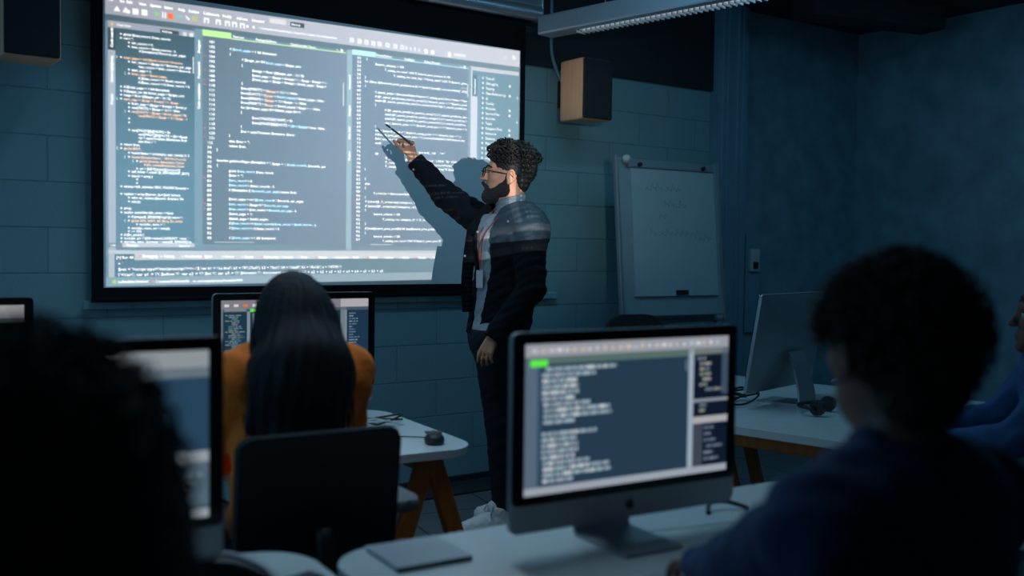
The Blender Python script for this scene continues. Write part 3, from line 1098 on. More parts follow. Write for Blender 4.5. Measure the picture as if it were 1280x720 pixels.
def curls(b, centre, rad, n, r0=.010, r1=.02, seed=1, keep=lambda d: True, th=.0035):
    q = random.Random(seed)
    c = 0
    while c < n:
        d = Vector((q.gauss(0, 1), q.gauss(0, 1), q.gauss(0, 1))).normalized()
        if not keep(d):
            continue
        c += 1
        p = Vector((centre[0] + d.x * rad[0], centre[1] + d.y * rad[1], centre[2] + d.z * rad[2]))
        t1 = d.orthogonal().normalized()
        t1.rotate(Matrix.Rotation(q.uniform(0, 6.28), 3, d))
        t2 = d.cross(t1)
        rr_ = q.uniform(r0, r1)
        ph = q.uniform(0, 6.28)
        pts = []
        for k in range(9):
            a = ph + k * .85
            pts.append(p + t1 * rr_ * math.cos(a) + d * (rr_ * math.sin(a) * .9 + .002 * k) + t2 * (k - 4) * .0035)
        b.tube(pts, [th * (1 - .06 * k) for k in range(9)], 5)
    return b


# -- the long-haired woman in mustard
WX, WY = 1.075, -2.34
pw, g, hc, F, L, U, rot, zs_ = seated('woman with long sleek dark hair in a mustard sweater, seen from behind', WX, WY, R(-4), 1.285, 'mustard', female=True,
                                      hands={-1: V3(-.06, .40, .72), 1: V3(.10, .40, .72)})
hair = [ell(hc + V3(0, -.012, .022), (.090, .108, .105), .03), ell(hc + V3(0, -.045, -.06), (.105, .085, .12), .05)]
hair += [fat(hc + V3(0, -.055, -.05), V3(-.01, -.115, 1.02), .112, .122, (0, 1, 0), .62, .04),
         fat(V3(-.01, -.112, 1.02), V3(-.015, -.130, .84), .122, .105, (0, 1, 0), .50, .04),
         fat(V3(-.10, -.09, 1.04), V3(-.135, -.10, .90), .05, .03, (0, 1, 0), .6, .04)]


def strands(P, Fd):
    ang = np.arctan2(P[..., 0], -(P[..., 1] - .03))
    return Fd + .0022 * np.sin(ang * 34 + 3 * np.sin(P[..., 2] * 9)) + .0015 * np.sin(ang * 71 + P[..., 2] * 14)


def facecut(P, Fd):
    Q = (P - hc)
    Fd = strands(P, Fd)
    fz = Q @ np.array(F)
    d = np.linalg.norm((Q - np.array(F) * .12 + V3(0, 0, .035)) / V3(.078, .10, .115), axis=-1) - 1
    return np.maximum(Fd, -d * .09)


blob('hair', hair, .006, M['hair_sheen'], pw, post=facecut, smooth_it=1)
lk = MB()
q = random.Random(9)
for k in range(130):
    a = q.uniform(-2.0, 2.0)
    s0 = V3(math.sin(a) * .095, .03 - .012 - math.cos(a) * .100, hc[2] - .0 + q.uniform(-.02, .05))
    zb = q.uniform(.83, .98)
    wd = .128 + q.uniform(-.01, .016)
    s1 = V3(math.sin(a) * wd, -.04 - math.cos(a) * .085, 1.06)
    s2 = V3(math.sin(a) * wd * q.uniform(.9, 1.12) - .012, -.085 - math.cos(a) * .068, zb)
    lk.tube(spline([s0, s1, s2], 6), [.0022] * 7 + [.0022 - .00025 * j for j in range(6)], 4)
lk.build('loose_strands', M['hair_sheen'], pw, True)
office_chair('black office chair with the woman in mustard sitting in it', WX - .03, WY - .01, R(-4), zb=(.55, .905), bw=.415)

# -- the person with big dark hair, left foreground
p1, g, hc, F, L, U, rot, zs_ = seated('person with big rounded dark hair and black top at lower left, back to camera', .165, -3.845, R(-8), 1.262, 'black_cloth', h=.0065, drop=.31)
hr = [ell(hc + V3(0, -.01, .0), (.136, .135, .128), .05), ell(hc + V3(.01, -.02, -.09), (.148, .120, .13), .05), ell(hc + V3(0.005, -.03, -.18), (.140, .10, .12), .05)]


def frizz(P, Fd):
    Q = P - hc
    Fd = Fd + .004 * np.sin(P[..., 0] * 190 + 2 * np.sin(P[..., 2] * 130)) * np.sin(P[..., 2] * 170 + 2 * np.sin(P[..., 1] * 150))
    d = np.linalg.norm((Q - np.array(F) * .125 + V3(0, 0, .03)) / V3(.08, .075, .115), axis=-1) - 1
    return np.maximum(Fd, -d * .07)


blob('hair', hr, .006, M['hair_red'], p1, post=frizz, smooth_it=0)
cb = MB()
curls(cb, hc + V3(0, -.015, -.03), (.138, .128, .160), 420, .006, .011, 3, lambda d: d.y < .45 and d.z > -.7, .003)
cb.build('frizzy_curls', M['hair_red'], p1, True)
office_chair('dark office chair under the person with big dark hair', .165, -3.855, R(-8), zb=(.55, .86), bw=.42, arms=False)

# -- the person with curly hair in a blue shirt, right foreground
P3X, P3Y = 1.292, -4.05
Wl = V3(-.12, .62, .715)
p3, g, hc, F, L, U, rot, zs_ = seated('person with short curly dark hair in a dark blue shirt, right foreground, back to camera', P3X, P3Y, R(-3), 1.335, 'blue_shirt', look=-20,
                                      lean=.02, hands={-1: V3(.08, .52, .748), 1: V3(.22, .45, .735)}, h=.0052, drop=.345)
hc3 = hc
hr = [ell(hc + V3(0, -.018, .035), (.088, .108, .098), .03), ell(hc + V3(0, -.060, -.04), (.076, .06, .075), .03)]
Ln, Fn = np.array(L), np.array(F)


def shortcut(P, Fd):
    Q = P - hc3
    fz, uz = Q @ Fn, Q[..., 2]
    Fd = Fd + .003 * np.sin(P[..., 0] * 210) * np.sin(P[..., 2] * 200) * np.sin(P[..., 1] * 190)
    d = np.linalg.norm((Q - Fn * .115 + V3(0, 0, .035)) / V3(.085, .085, .105), axis=-1) - 1
    Fd = np.maximum(Fd, -d * .08)
    return np.maximum(Fd, np.where(fz > -.02, -.01 - uz, -1))


blob('hair', hr, .005, M['hair'], p3, post=shortcut, smooth_it=0)
cb = MB()
Fv = Vector(F)
curls(cb, hc + V3(0, -.018, .03), (.092, .112, .102), 520, .008, .017, 5, lambda d: (d.z > -.15 or d.dot(Fv) < -.35) and d.z > -.75 and not (d.dot(Fv) > .55 and d.z < .55), .003)
cb.build('curls', M['hair'], p3, True)
office_chair('dark office chair under the curly-haired person in blue', P3X, P3Y - .01, R(-3), zb=(.55, .86), bw=.40, arms=False)

# -- the person in denim at the right edge
p4, g, hc, F, L, U, rot, zs_ = seated('person in a blue denim shirt at the right edge, arm on the desk', 3.50, -3.215, R(34), 1.265, 'denim', lean=.04,
                                      hands={-1: V3(-.20, .46, .715), 1: V3(.14, .46, .715)}, h=.0065)
hr = [ell(hc + V3(0, -.02, .03), (.092, .112, .10), .03), ell(hc + V3(0, -.06, -.05), (.085, .07, .09), .03)]
hc4, Fn4 = hc, np.array(F)


def cut4(P, Fd):
    Q = P - hc4
    d = np.linalg.norm((Q - Fn4 * .130 + V3(0, 0, .045)) / V3(.075, .075, .095), axis=-1) - 1
    return np.maximum(Fd + .003 * np.sin(P[..., 0] * 210) * np.sin(P[..., 2] * 200), -d * .08)


blob('hair', hr, .006, M['hair'], p4, post=cut4, smooth_it=0)
office_chair('dark office chair under the person in denim', 3.50, -3.225, R(34), zb=(.55, .86), bw=.42, arms=False)
office_chair('empty dark chair with rounded back below the flipchart', 3.74, -.98, R(170), zb=(.62, 1.0), bw=.40, arms=False, rb=.12)

# ------------------------------------------------------------------ the standing man
Z0M = 4.85
man_o = np.array([2.765, -.90, 0.0])
man = thing('person', 'bearded man with glasses in a dark jacket pointing at the projected code', 'person', tuple(man_o))
e1 = nrm(V3(-.816, .578, 0))       # towards the left of the photograph
en = nrm(V3(-.578, -.816, 0))      # towards the camera


def mp(x, y, dn):
    return np.array(at(x, y, Z0M - dn))


B = R(36)
FW = e1 * math.cos(B) + en * math.sin(B)     # where the chest faces
SD = en * math.cos(B) - e1 * math.sin(B)     # his left
hcM = mp(633.5, 220, .07)
FH = nrm(e1 * .985 + en * .10 + V3(0, 0, .10))
LH = nrm(np.cross(V3(0, 0, 1), FH))
UH = np.cross(FH, LH)
UH = UH if UH[2] > 0 else -UH
hpM, gM, eyesM, rotM = head_prims(hcM, FH, LH, UH, 1.03)
shN, elN, wrN = mp(661, 289, .17), mp(664, 362, .25), mp(617, 421, .31)
shF, elF, wrF = mp(606, 279, -.20), mp(559, 246, -.27), mp(516.5, 198, -.27)
chest = mp(634, 300, .0)
waist = mp(628, 375, .0)
hips = mp(622, 418, .02)
SDl = list(SD)
torso = [fat(chest - SD * .10, chest + SD * .10, .125, .125, FW, .92, .06),
         fat(mp(641, 282, .02) - SD * .12, mp(641, 282, .02) + SD * .12, .07, .07, FW, .95, .06),
         fat(chest, waist, .165, .145, FW, .74, .06), fat(waist, hips, .145, .160, FW, .76, .06),
         cap(mp(643, 268, .04), shN, .055, .06, .05), cap(mp(637, 268, .0), shF, .05, .06, .05)]
neckM = cap(mp(641, 275, .04), hcM + V3(0, 0, -.075) - FH * .025, .064, .060, .03)
armN = [cap(shN, elN, .062, .050, .04), cap(elN, wrN, .047, .030, .008)]
armF = [cap(shF, elF, .062, .050, .04), cap(elF, wrF, .047, .030, .02)]
hipN, knN, anN = mp(619, 428, .10), mp(626, 528, .10), mp(630, 628, .09)
hipF, knF, anF = mp(621, 428, -.09), mp(634, 528, -.10), mp(648, 620, -.14)
legs = [cap(hipN, knN, .092, .062, .05), cap(knN, anN, .06, .044, .02), cap(hipF, knF, .092, .062, .05), cap(knF, anF, .06, .044, .02)]
hN = hand_prims(wrN, nrm(mp(605, 446, .33) - wrN), nrm(-en * .6 - e1 * .5), nrm(e1 * .7 - en * .3), (.30, .36, .42, .48), .35, .92, .22)
Dp = nrm(mp(507, 166, -.275) - wrF)
hF = hand_prims(wrF, Dp, nrm(e1 * .75 - en * .62), nrm(e1 * .55 + en * .75), (.95, 1.05, 1.15, 1.25), .7, 1.06)
feetM = [cap(anN, anN + V3(0, 0, -.03), .045, .045, .02), cap(anF, anF + V3(0, 0, -.03), .045, .045, .02)]
tin = [p[:3] + (p[3] - .012, p[4] - .012) + p[5:] for p in torso]
blob('body', tin + [neckM] + hpM + armN + armF + hN + hF + legs + feetM, .0048, M['skin'], man, origin=man_o, post=None)

# head details
for e_ in eyesM:
    ey = MB().ball(e_ - FH * .002 - man_o, .0105, seg=12).build('eye', M['eye'], man, True)
    MB().ball(e_ + FH * .0045 - man_o, .0055, seg=10).build('iris', M['iris'], ey, True)
s_ = 1.03
bd = MB()
# beard: jaw, chin, moustache as a thick shell over the lower face
jaw = [ell(gM(0, .045, -.088), (.048, .056, .046), .02, rotM), ell(gM(0, .081, -.112), (.028, .021, .027), .02, rotM),
       ell(gM(.052, .012, -.062), (.014, .030, .042), .015, rotM), ell(gM(-.052, .012, -.062), (.014, .030, .042), .015, rotM),
       ell(gM(.066, -.002, -.022), (.010, .012, .034), .01, rotM), ell(gM(-.066, -.002, -.022), (.010, .012, .034), .01, rotM)]
for sd in (1, -1):
    jaw.append(cap(gM(sd * .002, .106, -.046), gM(sd * .028, .088, -.064), .0075, .008, .006))
    jaw.append(cap(gM(sd * .028, .088, -.064), gM(sd * .033, .078, -.095), .008, .012, .01))
    jaw.append(cap(gM(sd * .020, .085, -.108), gM(sd * .054, .002, -.072), .021, .017, .015))
    jaw.append(cap(gM(sd * .040, .060, -.085), gM(sd * .062, .012, -.048), .017, .013, .015))
    jaw.append(cap(gM(sd * .060, .006, -.060), gM(sd * .070, .002, .000), .013, .007, .012))


def beardcut(P, Fd):
    Q = (P - hcM) @ rotM
    Fd = Fd + .0022 * np.sin(P[..., 0] * 430) * np.sin(P[..., 2] * 410) * np.sin(P[..., 1] * 420)
    mouth = np.linalg.norm((Q - V3(0, .105, -.068)) / V3(.019, .03, .0085), axis=-1) - 1
    Fd = np.maximum(Fd, -mouth * .01)
    cheek = np.linalg.norm((Q - V3(0, .088, -.010)) / V3(.085, .058, .030), axis=-1) - 1
    return np.maximum(Fd, -cheek * .03)


blob('beard', jaw, .0035, M['beard'], man, origin=man_o, post=beardcut, smooth_it=0)
blob('lips', [cap(gM(-.016, .096, -.0665), gM(.016, .096, -.0665), .0055, .0055, .003)], .0025, M['lip'], man, origin=man_o)
eb = MB()
for sd in (1, -1):
    eb.tube(spline([tuple(gM(sd * .014, .100, .028) - man_o), tuple(gM(sd * .030, .095, .036) - man_o), tuple(gM(sd * .050, .078, .028) - man_o)], 5), .0042, 6)
eb.build('eyebrow', M['beard'], man, True)
hm = [ell(gM(0, -.018, .048), (.082, .104, .090), .03, rotM), ell(gM(0, -.066, -.010), (.066, .050, .068), .03, rotM), ell(gM(0, .030, .094), (.062, .062, .034), .03, rotM)]


def mancut(P, Fd):
    Q = (P - hcM) @ rotM / 1.03
    Fd = Fd + .003 * np.sin(P[..., 0] * 260) * np.sin(P[..., 2] * 240) * np.sin(P[..., 1] * 250)
    d = np.linalg.norm((Q - V3(0, .110, -.02)) / V3(.10, .075, .090), axis=-1) - 1
    Fd = np.maximum(Fd, -d * .08)
    side = np.where(Q[..., 1] > -.035, .004 - Q[..., 2], -1)
    side = np.where((np.abs(Q[..., 0]) > .05) & (Q[..., 1] > -.005), np.maximum(side, -.006 - Q[..., 2]), side)
    return np.maximum(Fd, side)


hairM = blob('hair', hm, .004, M['hair'], man, origin=man_o, post=mancut, smooth_it=0)
cb = MB()
rM = Matrix([list(r_) for r_ in rotM])
q = random.Random(12)
cc = 0
while cc < 620:
    d = Vector((q.gauss(0, 1), q.gauss(0, 1), q.gauss(0, 1))).normalized()
    top_ = d.z > .12 and not (d.y > .80 and d.z < .62)
    back = d.y < -.30 and d.z > -.62
    if not (top_ or back):
        continue
    cc += 1
    big = 1.0 + (.16 if (d.z > .35) else 0)
    pl = V3(d.x * .082 * (big if d.z > .5 else 1), -.018 + d.y * .112 * big, .046 + d.z * .092 * big)
    P0 = Vector(gM(*pl) - man_o)
    dw = (rM @ d)
    t1 = dw.orthogonal().normalized()
    t1.rotate(Matrix.Rotation(q.uniform(0, 6.28), 3, dw))
    t2 = dw.cross(t1)
    rr_ = q.uniform(.008, .015) * (1.25 if d.z > .35 else .75)
    P0 = P0 + dw * (q.uniform(-.006, .016) if d.z > .3 else 0)
    ph = q.uniform(0, 6.28)
    cb.tube([P0 + t1 * rr_ * math.cos(ph + k * .9) + dw * (rr_ * math.sin(ph + k * .9) * .9) + t2 * (k - 4) * .003 for k in range(8)], [.0042, .0042, .004, .0038, .0036, .0032, .0026, .0016], 5)
cb.build('curls', M['hair'], hairM, True)

# glasses
gl = MB()
for sd in (1, -1):
    c = gM(sd * .033, .112, .004)
    ring = [Vector(c + rotM @ (V3(math.cos(t) * .026, -.006 * abs(math.cos(t)) * (1 if sd * math.cos(t) > 0 else 0), math.sin(t) * .022)) - man_o) for t in [2 * math.pi * k / 18 for k in range(19)]]
    gl.tube(ring, .0028, 6, caps=False)
    gl.tube([Vector(gM(sd * .059, .104, .010) - man_o), Vector(gM(sd * .076, .070, .008) - man_o), Vector(gM(sd * .083, -.010, .002) - man_o), Vector(gM(sd * .083, -.028, -.014) - man_o)], .0027, 6)
gl.tube([Vector(gM(.008, .114, .008) - man_o), Vector(gM(0, .118, .011) - man_o), Vector(gM(-.008, .114, .008) - man_o)], .0027, 6)
gl.build('glasses', M['glasses'], man, True)


# clothing
def zplane(P):
    return P[..., 2]


def wrink(P, s=1.0):
    return s * (.004 * np.sin(P[..., 2] * 55 + P[..., 0] * 30 + 2 * np.sin(P[..., 1] * 37)) * np.sin(P[..., 0] * 41 - P[..., 2] * 23)
                + .002 * np.sin(P[..., 2] * 130 + P[..., 1] * 80))


ztop = mp(640, 254, .05)[2]
zw = mp(625, 410, 0)[2]
tn0, tn1 = mp(636, 290, .05), hcM + V3(0, 0, -.108) - FH * .022
blob('turtleneck', [cap(tn0, tn1, .088, .058, .03), cap(tn1 - V3(0, 0, .012), tn1, .060, .062, .02)], .0045, M['shirt'], man, origin=man_o, offset=.006,
     post=lambda P, Fd: np.maximum(Fd + .0022 * np.sin(P[..., 2] * 260 + 8 * P[..., 0]), (P - (tn1 + V3(0, 0, .012))) @ nrm(V3(0, 0, 1) + FH * .25)))
blob('shirt', torso + [legs[0], legs[2]], .006, M['tshirt'], man, origin=man_o, offset=.008,
     post=lambda P, Fd: np.maximum(np.maximum(Fd + wrink(P, .6), zw - .015 - P[..., 2]), P[..., 2] - mp(640, 268, 0)[2]))
zh = mp(628, 416, 0)[2]
wristF = nrm(wrF - elF)
wristN = nrm(wrN - elN)


def jacketcut(P, Fd):
    Fd = Fd + wrink(P, 1.0)
    t_ = np.clip(((P - elN) @ (wrN - elN)) / ((wrN - elN) @ (wrN - elN)), 0, 1)
    fore = np.linalg.norm(P - elN - t_[..., None] * (wrN - elN), axis=-1)
    Fd = np.maximum(Fd, np.where(fore < .074, -1, zh - P[..., 2]))
    Fd = np.maximum(Fd, np.where((P - elF) @ wristF > 0, (P - (wrF - wristF * .012)) @ wristF, -1))
    near = np.linalg.norm(P - wrN, axis=-1) < .16
    Fd = np.maximum(Fd, np.where(near, (P - (wrN + wristN * .016)) @ wristN, -1))
    Q = P - chest
    sdist = Q @ SD
    fdist = Q @ FW
    zt_ = (P[..., 2] - zh) / (chest[2] + .05 - zh)
    halfw = .030 + .035 * np.clip(zt_, 0, 1.2)
    c0 = .0 - .0 * zt_
    opening = np.maximum(np.abs(sdist - c0) - halfw, .03 - fdist)
    Fd = np.maximum(Fd, -opening)
    Qn = P - mp(641, 262, .045)
    axis = nrm(V3(0, 0, 1) + FH * .25)
    hole = np.linalg.norm(Qn - axis * (Qn @ axis)[..., None], axis=-1) - .078
    hole = np.maximum(hole, mp(640, 284, 0)[2] - P[..., 2])
    return np.maximum(Fd, -hole)


jk = blob('jacket', torso + armN + armF, .005, M['jacket'], man, origin=man_o, offset=.019, post=jacketcut)
# hanging front flap, collar, seams and buttons
fl = MB()
fa = [chest + FW * (.135) - SD * .055, waist + FW * .140 - SD * .060, mp(584, 394, .04)]
flp = []
pts = [tuple(mp(589, 287, .00) - man_o), tuple(mp(584, 320, .03) - man_o), tuple(mp(581, 355, .04) - man_o), tuple(mp(582, 390, .045) - man_o)]
sp_ = spline(pts, 6)
for i, pnt in enumerate(sp_):
    w = .030 - .010 * (i / len(sp_))
    a = Vector(pnt)
    flp.append((a + Vector(-SD * 0 + e1 * w * .5), a - Vector(e1) * w * .5 - Vector(FW) * .03))
th = Vector(FW) * .007
for i in range(len(flp) - 1):
    (a, b_), (c, d) = flp[i], flp[i + 1]
    vs = [a, b_, d, c]
    lo_ = [fl.bm.verts.new(v) for v in vs]
    hi_ = [fl.bm.verts.new(v + th) for v in vs]
    fl.bm.faces.new(lo_)
    fl.bm.faces.new(hi_)
    for k in range(4):
        fl.bm.faces.new((lo_[k], lo_[(k + 1) % 4], hi_[(k + 1) % 4], hi_[k]))
fl.build('front_flap', M['jacket'], jk, True)
co = []
cc_ = mp(642, 266, .045)
ring = []
for k in range(15):
    t = R(-150 + 300 * k / 14)
    p = cc_ - FW * math.cos(t) * .088 + SD * math.sin(t) * .098
    p = p + V3(0, 0, -.012 - .030 * (abs(t) / R(150)) ** 2)
    ring.append(p)
for k in range(14):
    co.append(fat(ring[k] + V3(0, 0, .012), ring[k + 1] + V3(0, 0, .012), .030, .030, (cc_ - ring[k]) * V3(1, 1, .3), .36, .012))
blob('collar', co, .004, M['jacket'], jk, origin=man_o, post=lambda P, Fd: Fd + wrink(P, .4))
yk0 = mp(640, 300, .2)


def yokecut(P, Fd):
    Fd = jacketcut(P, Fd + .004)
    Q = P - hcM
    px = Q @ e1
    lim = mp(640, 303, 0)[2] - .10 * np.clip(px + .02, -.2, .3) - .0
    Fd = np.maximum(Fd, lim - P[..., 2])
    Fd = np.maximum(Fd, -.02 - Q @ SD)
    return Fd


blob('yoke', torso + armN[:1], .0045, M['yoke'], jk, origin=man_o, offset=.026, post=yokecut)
sm = MB()
sm.tube([Vector(p - man_o + nrm(p - cc_) * V3(1, 1, 0) * .012 + V3(0, 0, -.012)) for p in ring], .0022, 5)
sm.build('stitching', M['seam'], jk, True)
bt = MB()
for (x_, y_, dn) in ((655, 275, .17), (635, 277, .20), (597, 290, .12), (517, 212, -.235), (581, 320, .05)):
    bt.ball(mp(x_, y_, dn) - man_o, .0065, seg=10)
bt.build('button', M['alu'], jk, True)
blob('trousers', [torso[3]] + legs, .006, M['trousers'], man, origin=man_o, offset=.014,
     post=lambda P, Fd: np.maximum(np.maximum(Fd + wrink(P, .45), .085 - P[..., 2]), P[..., 2] - zw))
ly = MB()
n0, n1 = mp(617, 271, .13) - man_o, chest + FW * .150 + SD * .0 - V3(0, 0, .12) - man_o
for a0, mid_ in ((mp(622, 272, .16), chest + FW * .152 + SD * .018 + V3(0, 0, .01)), (mp(612, 272, .06), chest + FW * .152 - SD * .020 + V3(0, 0, .01))):
    pl = spline([tuple(a0 - man_o), tuple(mid_ - man_o), tuple(chest + FW * .158 - V3(0, 0, .14) - man_o)], 6)
    for i in range(len(pl) - 1):
        a, b_ = Vector(pl[i]), Vector(pl[i + 1])
        w = Vector(SD) * .0055
        ly.quad([a - w, a + w, b_ + w, b_ - w])
ly.build('lanyard', M['lanyard'], man)
bx = chest + FW * .160 - V3(0, 0, .19) - man_o
MB().box(bx, (.055, .004, .085), rot=Matrix([list(SD), list(FW), [0, 0, 1]]).transposed(), bevel=.002).build('badge', M['white_plastic'], man)


def sneaker(an, ang):
    f = nrm(e1 * math.cos(ang) + en * math.sin(ang))
    s = V3(-f[1], f[0], 0)
    o = V3(an[0], an[1], 0)
    up = [cap(o + f * -.035 + V3(0, 0, .055), o + f * .10 + V3(0, 0, .050), .046, .042, .03), cap(o + f * .10 + V3(0, 0, .05), o + f * .185 + V3(0, 0, .038), .044, .036, .03),
          cap(o + V3(0, 0, .06), o + f * .02 + V3(0, 0, .115), .048, .047, .02)]
    u = blob('shoe', up, .005, M['shoe'], man, origin=man_o, offset=.004, smooth_it=1,
             post=lambda P, Fd: np.maximum(np.maximum(Fd + .0015 * np.sin(P[..., 2] * 190) * np.sin((P @ f) * 150), .02 - P[..., 2]), P[..., 2] - .135 - .15 * ((P - o) @ f - .02) * 0))
    so = [cap(o + f * -.035 + V3(0, 0, .02), o + f * .10 + V3(0, 0, .02), .050, .048, .02), cap(o + f * .10 + V3(0, 0, .02), o + f * .188 + V3(0, 0, .022), .048, .038, .02)]
    blob('sole', so, .005, M['sole'], u, origin=man_o, post=lambda P, Fd: np.maximum(np.maximum(Fd, .002 - P[..., 2]), P[..., 2] - .034 - .006 * np.sin((P @ f) * 60)))
    lc = MB()
    for k in range(5):
        c = o + f * (.055 + k * .024) + V3(0, 0, .102 - k * .007)
        pts = [c - s * .034 - V3(0, 0, .014), c - s * .015 + V3(0, 0, .004), c + s * .015 + V3(0, 0, .004), c + s * .034 - V3(0, 0, .014)]
        lc.tube([tuple(p - man_o) for p in spline(pts, 4)], .0042, 6)
    for sg in (-1, 1):
        c = o + f * .05 + V3(0, 0, .115)
        lc.tube([tuple(p - man_o) for p in spline([c, c + s * sg * .03 + V3(0, 0, .02) + f * .02, c + s * sg * .045 + f * .035 - V3(0, 0, .01), c + f * .01], 5)], .004, 6)
    lc.build('laces', M['white_plastic'], u, True)
    tg = MB().ball(o + f * .055 + V3(0, 0, .132) - man_o, (.028, .03, .03), seg=12)
    tg.build('tongue', M['shoe'], u, True)


sneaker(anN, R(22))
sneaker(anF, R(10))

# pen held in the raised hand
tip, tail = mp(481, 154.5, -.30), mp(516, 181, -.225)
po = (tip + tail) / 2
pn = thing('pen', 'dark pen held up by the bearded man, tip near the projected code', 'pen', tuple(po))
a, b_ = Vector(tip - po), Vector(tail - po)
d = (b_ - a).normalized()
MB().tube([a + d * .012, b_], .0048, 10).build('barrel', M['black_plastic'], pn, True)
MB().tube([a, a + d * .012], [.0012, .0045], 10).build('nib', M['metal'], pn, True)
MB().tube([a + d * .045, a + d * .052], .0052, 10).build('ring', M['white_plastic'], pn, True)


# ================================================================== THE PROJECTED PICTURE (drawn here, thrown by a real projector)
CW, CH = 2304, 1326
CAN = np.zeros((CH, CW, 3), np.float32)
_gl = {}


def glyph(ch, em):
    """anti-aliased coverage of a character of the built-in font at em pixels, with its advance"""
    key = (ch, em)
    if key in _gl:
        return _gl[key]
    cu = bpy.data.curves.new('g', 'FONT')
    cu.resolution_u = 3
    ob = bpy.data.objects.new('g', cu)
    COL.objects.link(ob)

    def mesh_of(s):
        cu.body = s
        bpy.context.view_layer.update()
        e = ob.evaluated_get(bpy.context.evaluated_depsgraph_get())
        me = e.to_mesh()
        v = np.array([x.co[:2] for x in me.vertices]) if len(me.vertices) else np.zeros((0, 2))
        me.calc_loop_triangles()
        t = np.array([list(x.vertices) for x in me.loop_triangles]) if len(me.loop_triangles) else np.zeros((0, 3), int)
        e.to_mesh_clear()
        return v, t
    if '|' not in _gl:
        w2 = mesh_of('||')[0][:, 0]
        w1 = mesh_of('|')[0][:, 0]
        _gl['|'] = w2.max() - w1.max()
    adv = (mesh_of(ch + '|')[0][:, 0].max() - mesh_of('|')[0][:, 0].max()) if ch != '|' else _gl['|']
    v, t = mesh_of(ch)
    SS = 4
    hgt = int(em * 1.5)
    wid = int(em * 1.4) + 4
    A = np.zeros((hgt * SS, wid * SS), bool)
    px = v * em * SS
    px[:, 0] += 2 * SS
    px[:, 1] = hgt * SS * .72 - px[:, 1]
    for a, b, c in t:
        tri = px[[a, b, c]]
        x0, y0 = np.maximum(np.floor(tri.min(0)).astype(int), 0)
        x1, y1 = np.ceil(tri.max(0)).astype(int) + 1
        x1, y1 = min(x1, wid * SS), min(y1, hgt * SS)
        if x1 <= x0 or y1 <= y0:
            continue
        X, Y = np.meshgrid(np.arange(x0, x1) + .5, np.arange(y0, y1) + .5)
        s = [(tri[(i + 1) % 3][0] - tri[i][0]) * (Y - tri[i][1]) - (tri[(i + 1) % 3][1] - tri[i][1]) * (X - tri[i][0]) for i in range(3)]
        A[y0:y1, x0:x1] |= ((s[0] >= 0) & (s[1] >= 0) & (s[2] >= 0)) | ((s[0] <= 0) & (s[1] <= 0) & (s[2] <= 0))
    # a little weight, as the thick projected letters have
    Bd = A.copy()
    for dx in (-1, 1):
        Bd |= np.roll(A, dx, 1)
    Bd |= np.roll(A, 1, 0)
    cov = Bd.reshape(hgt, SS, wid, SS).mean((1, 3)).astype(np.float32)
    bpy.data.objects.remove(ob)
    bpy.data.curves.remove(cu)
    _gl[key] = (cov, adv * em)
    return _gl[key]


def cvv(u, v):
    return v - 22 + 25 * u / CW


def rect(u0, v0, u1, v1, c, tilt=True):
    a, b = (cvv(u0, v0), cvv(u0, v1)) if tilt else (v0, v1)
    CAN[max(0, int(round(a))):max(0, int(round(b))), max(0, int(u0)):int(u1)] = lin(c)


def grad(u0, v0, u1, v1, cl, cr):
    a, b = max(0, int(round(v0))), int(round(v1))
    t = np.linspace(0, 1, int(u1) - int(u0))[None, :, None]
    CAN[a:b, int(u0):int(u1)] = np.array(lin(cl)) * (1 - t) + np.array(lin(cr)) * t


TXT = (250, 252, 255)
GAIN = 1.6


def text(u, v, s, em=15, c=TXT, fit=None, sx=1.0, gain=GAIN, clip=None):
    """baseline-centred text whose row centre is at v (photo-rectified), starting at u; fit = end u"""
    y0 = cvv(u, v)
    if fit:
        tot = sum(glyph(ch, em)[1] for ch in s)
        sx = (fit - u) / max(tot, 1)
    x = float(u)
    col = np.array(lin(c)) * gain
    for ch in s:
        cov, adv = glyph(ch, em)
        if ch != ' ':
            h, w = cov.shape
            gx = sx * .84
            ws = max(1, int(round(w * gx)))
            xi = np.clip(((np.arange(ws) + .5) / gx).astype(int), 0, w - 1)
            g = cov[:, xi]
            yy = int(round(y0 - h * .72 + em * .36))
            xx = int(round(x - 2 * gx + adv * sx * .08))
            ya, yb, xa, xb = max(yy, 0), min(yy + h, CH), max(xx, 0), min(xx + ws, CW)
            if clip:
                xb = min(xb, clip)
            if yb > ya and xb > xa:
                gg = g[ya - yy:yb - yy, xa - xx:xb - xx, None]
                CAN[ya:yb, xa:xb] = CAN[ya:yb, xa:xb] * (1 - gg) + col * gg
        x += adv * sx
    return x


def vtext(u, v, s, em, c=TXT):
    """text running upwards, starting (bottom) at v"""
    global CAN
    y = float(cvv(u, v))
    col = np.array(lin(c)) * GAIN
    for ch in s:
        cov, adv = glyph(ch, em)
        if ch != ' ':
            g = np.rot90(cov)          # counter-clockwise
            h, w = g.shape
            xx = int(u - w * .72 + em * .36)
            yy = int(y - h + 2)
            ya, yb = max(yy, 0), min(yy + h, CH)
            xa, xb = max(xx, 0), min(xx + w, CW)
            if yb > ya and xb > xa:
                gg = g[ya - yy:yb - yy, xa - xx:xb - xx, None]
                CAN[ya:yb, xa:xb] = CAN[ya:yb, xa:xb] * (1 - gg) + col * gg
        y -= adv


def disc(u, v, r, c):
    y = cvv(u, v)
    Y, X = np.mgrid[0:CH, 0:CW][0][int(max(0, y - r - 2)):int(y + r + 3), int(max(0, u - r - 2)):int(u + r + 3)], None
    ys, xs = np.mgrid[int(max(0, y - r - 2)):int(y + r + 3), int(max(0, u - r - 2)):int(u + r + 3)]
    m = (ys - y) ** 2 + (xs - u) ** 2 <= r * r
    CAN[ys[m], xs[m]] = lin(c)


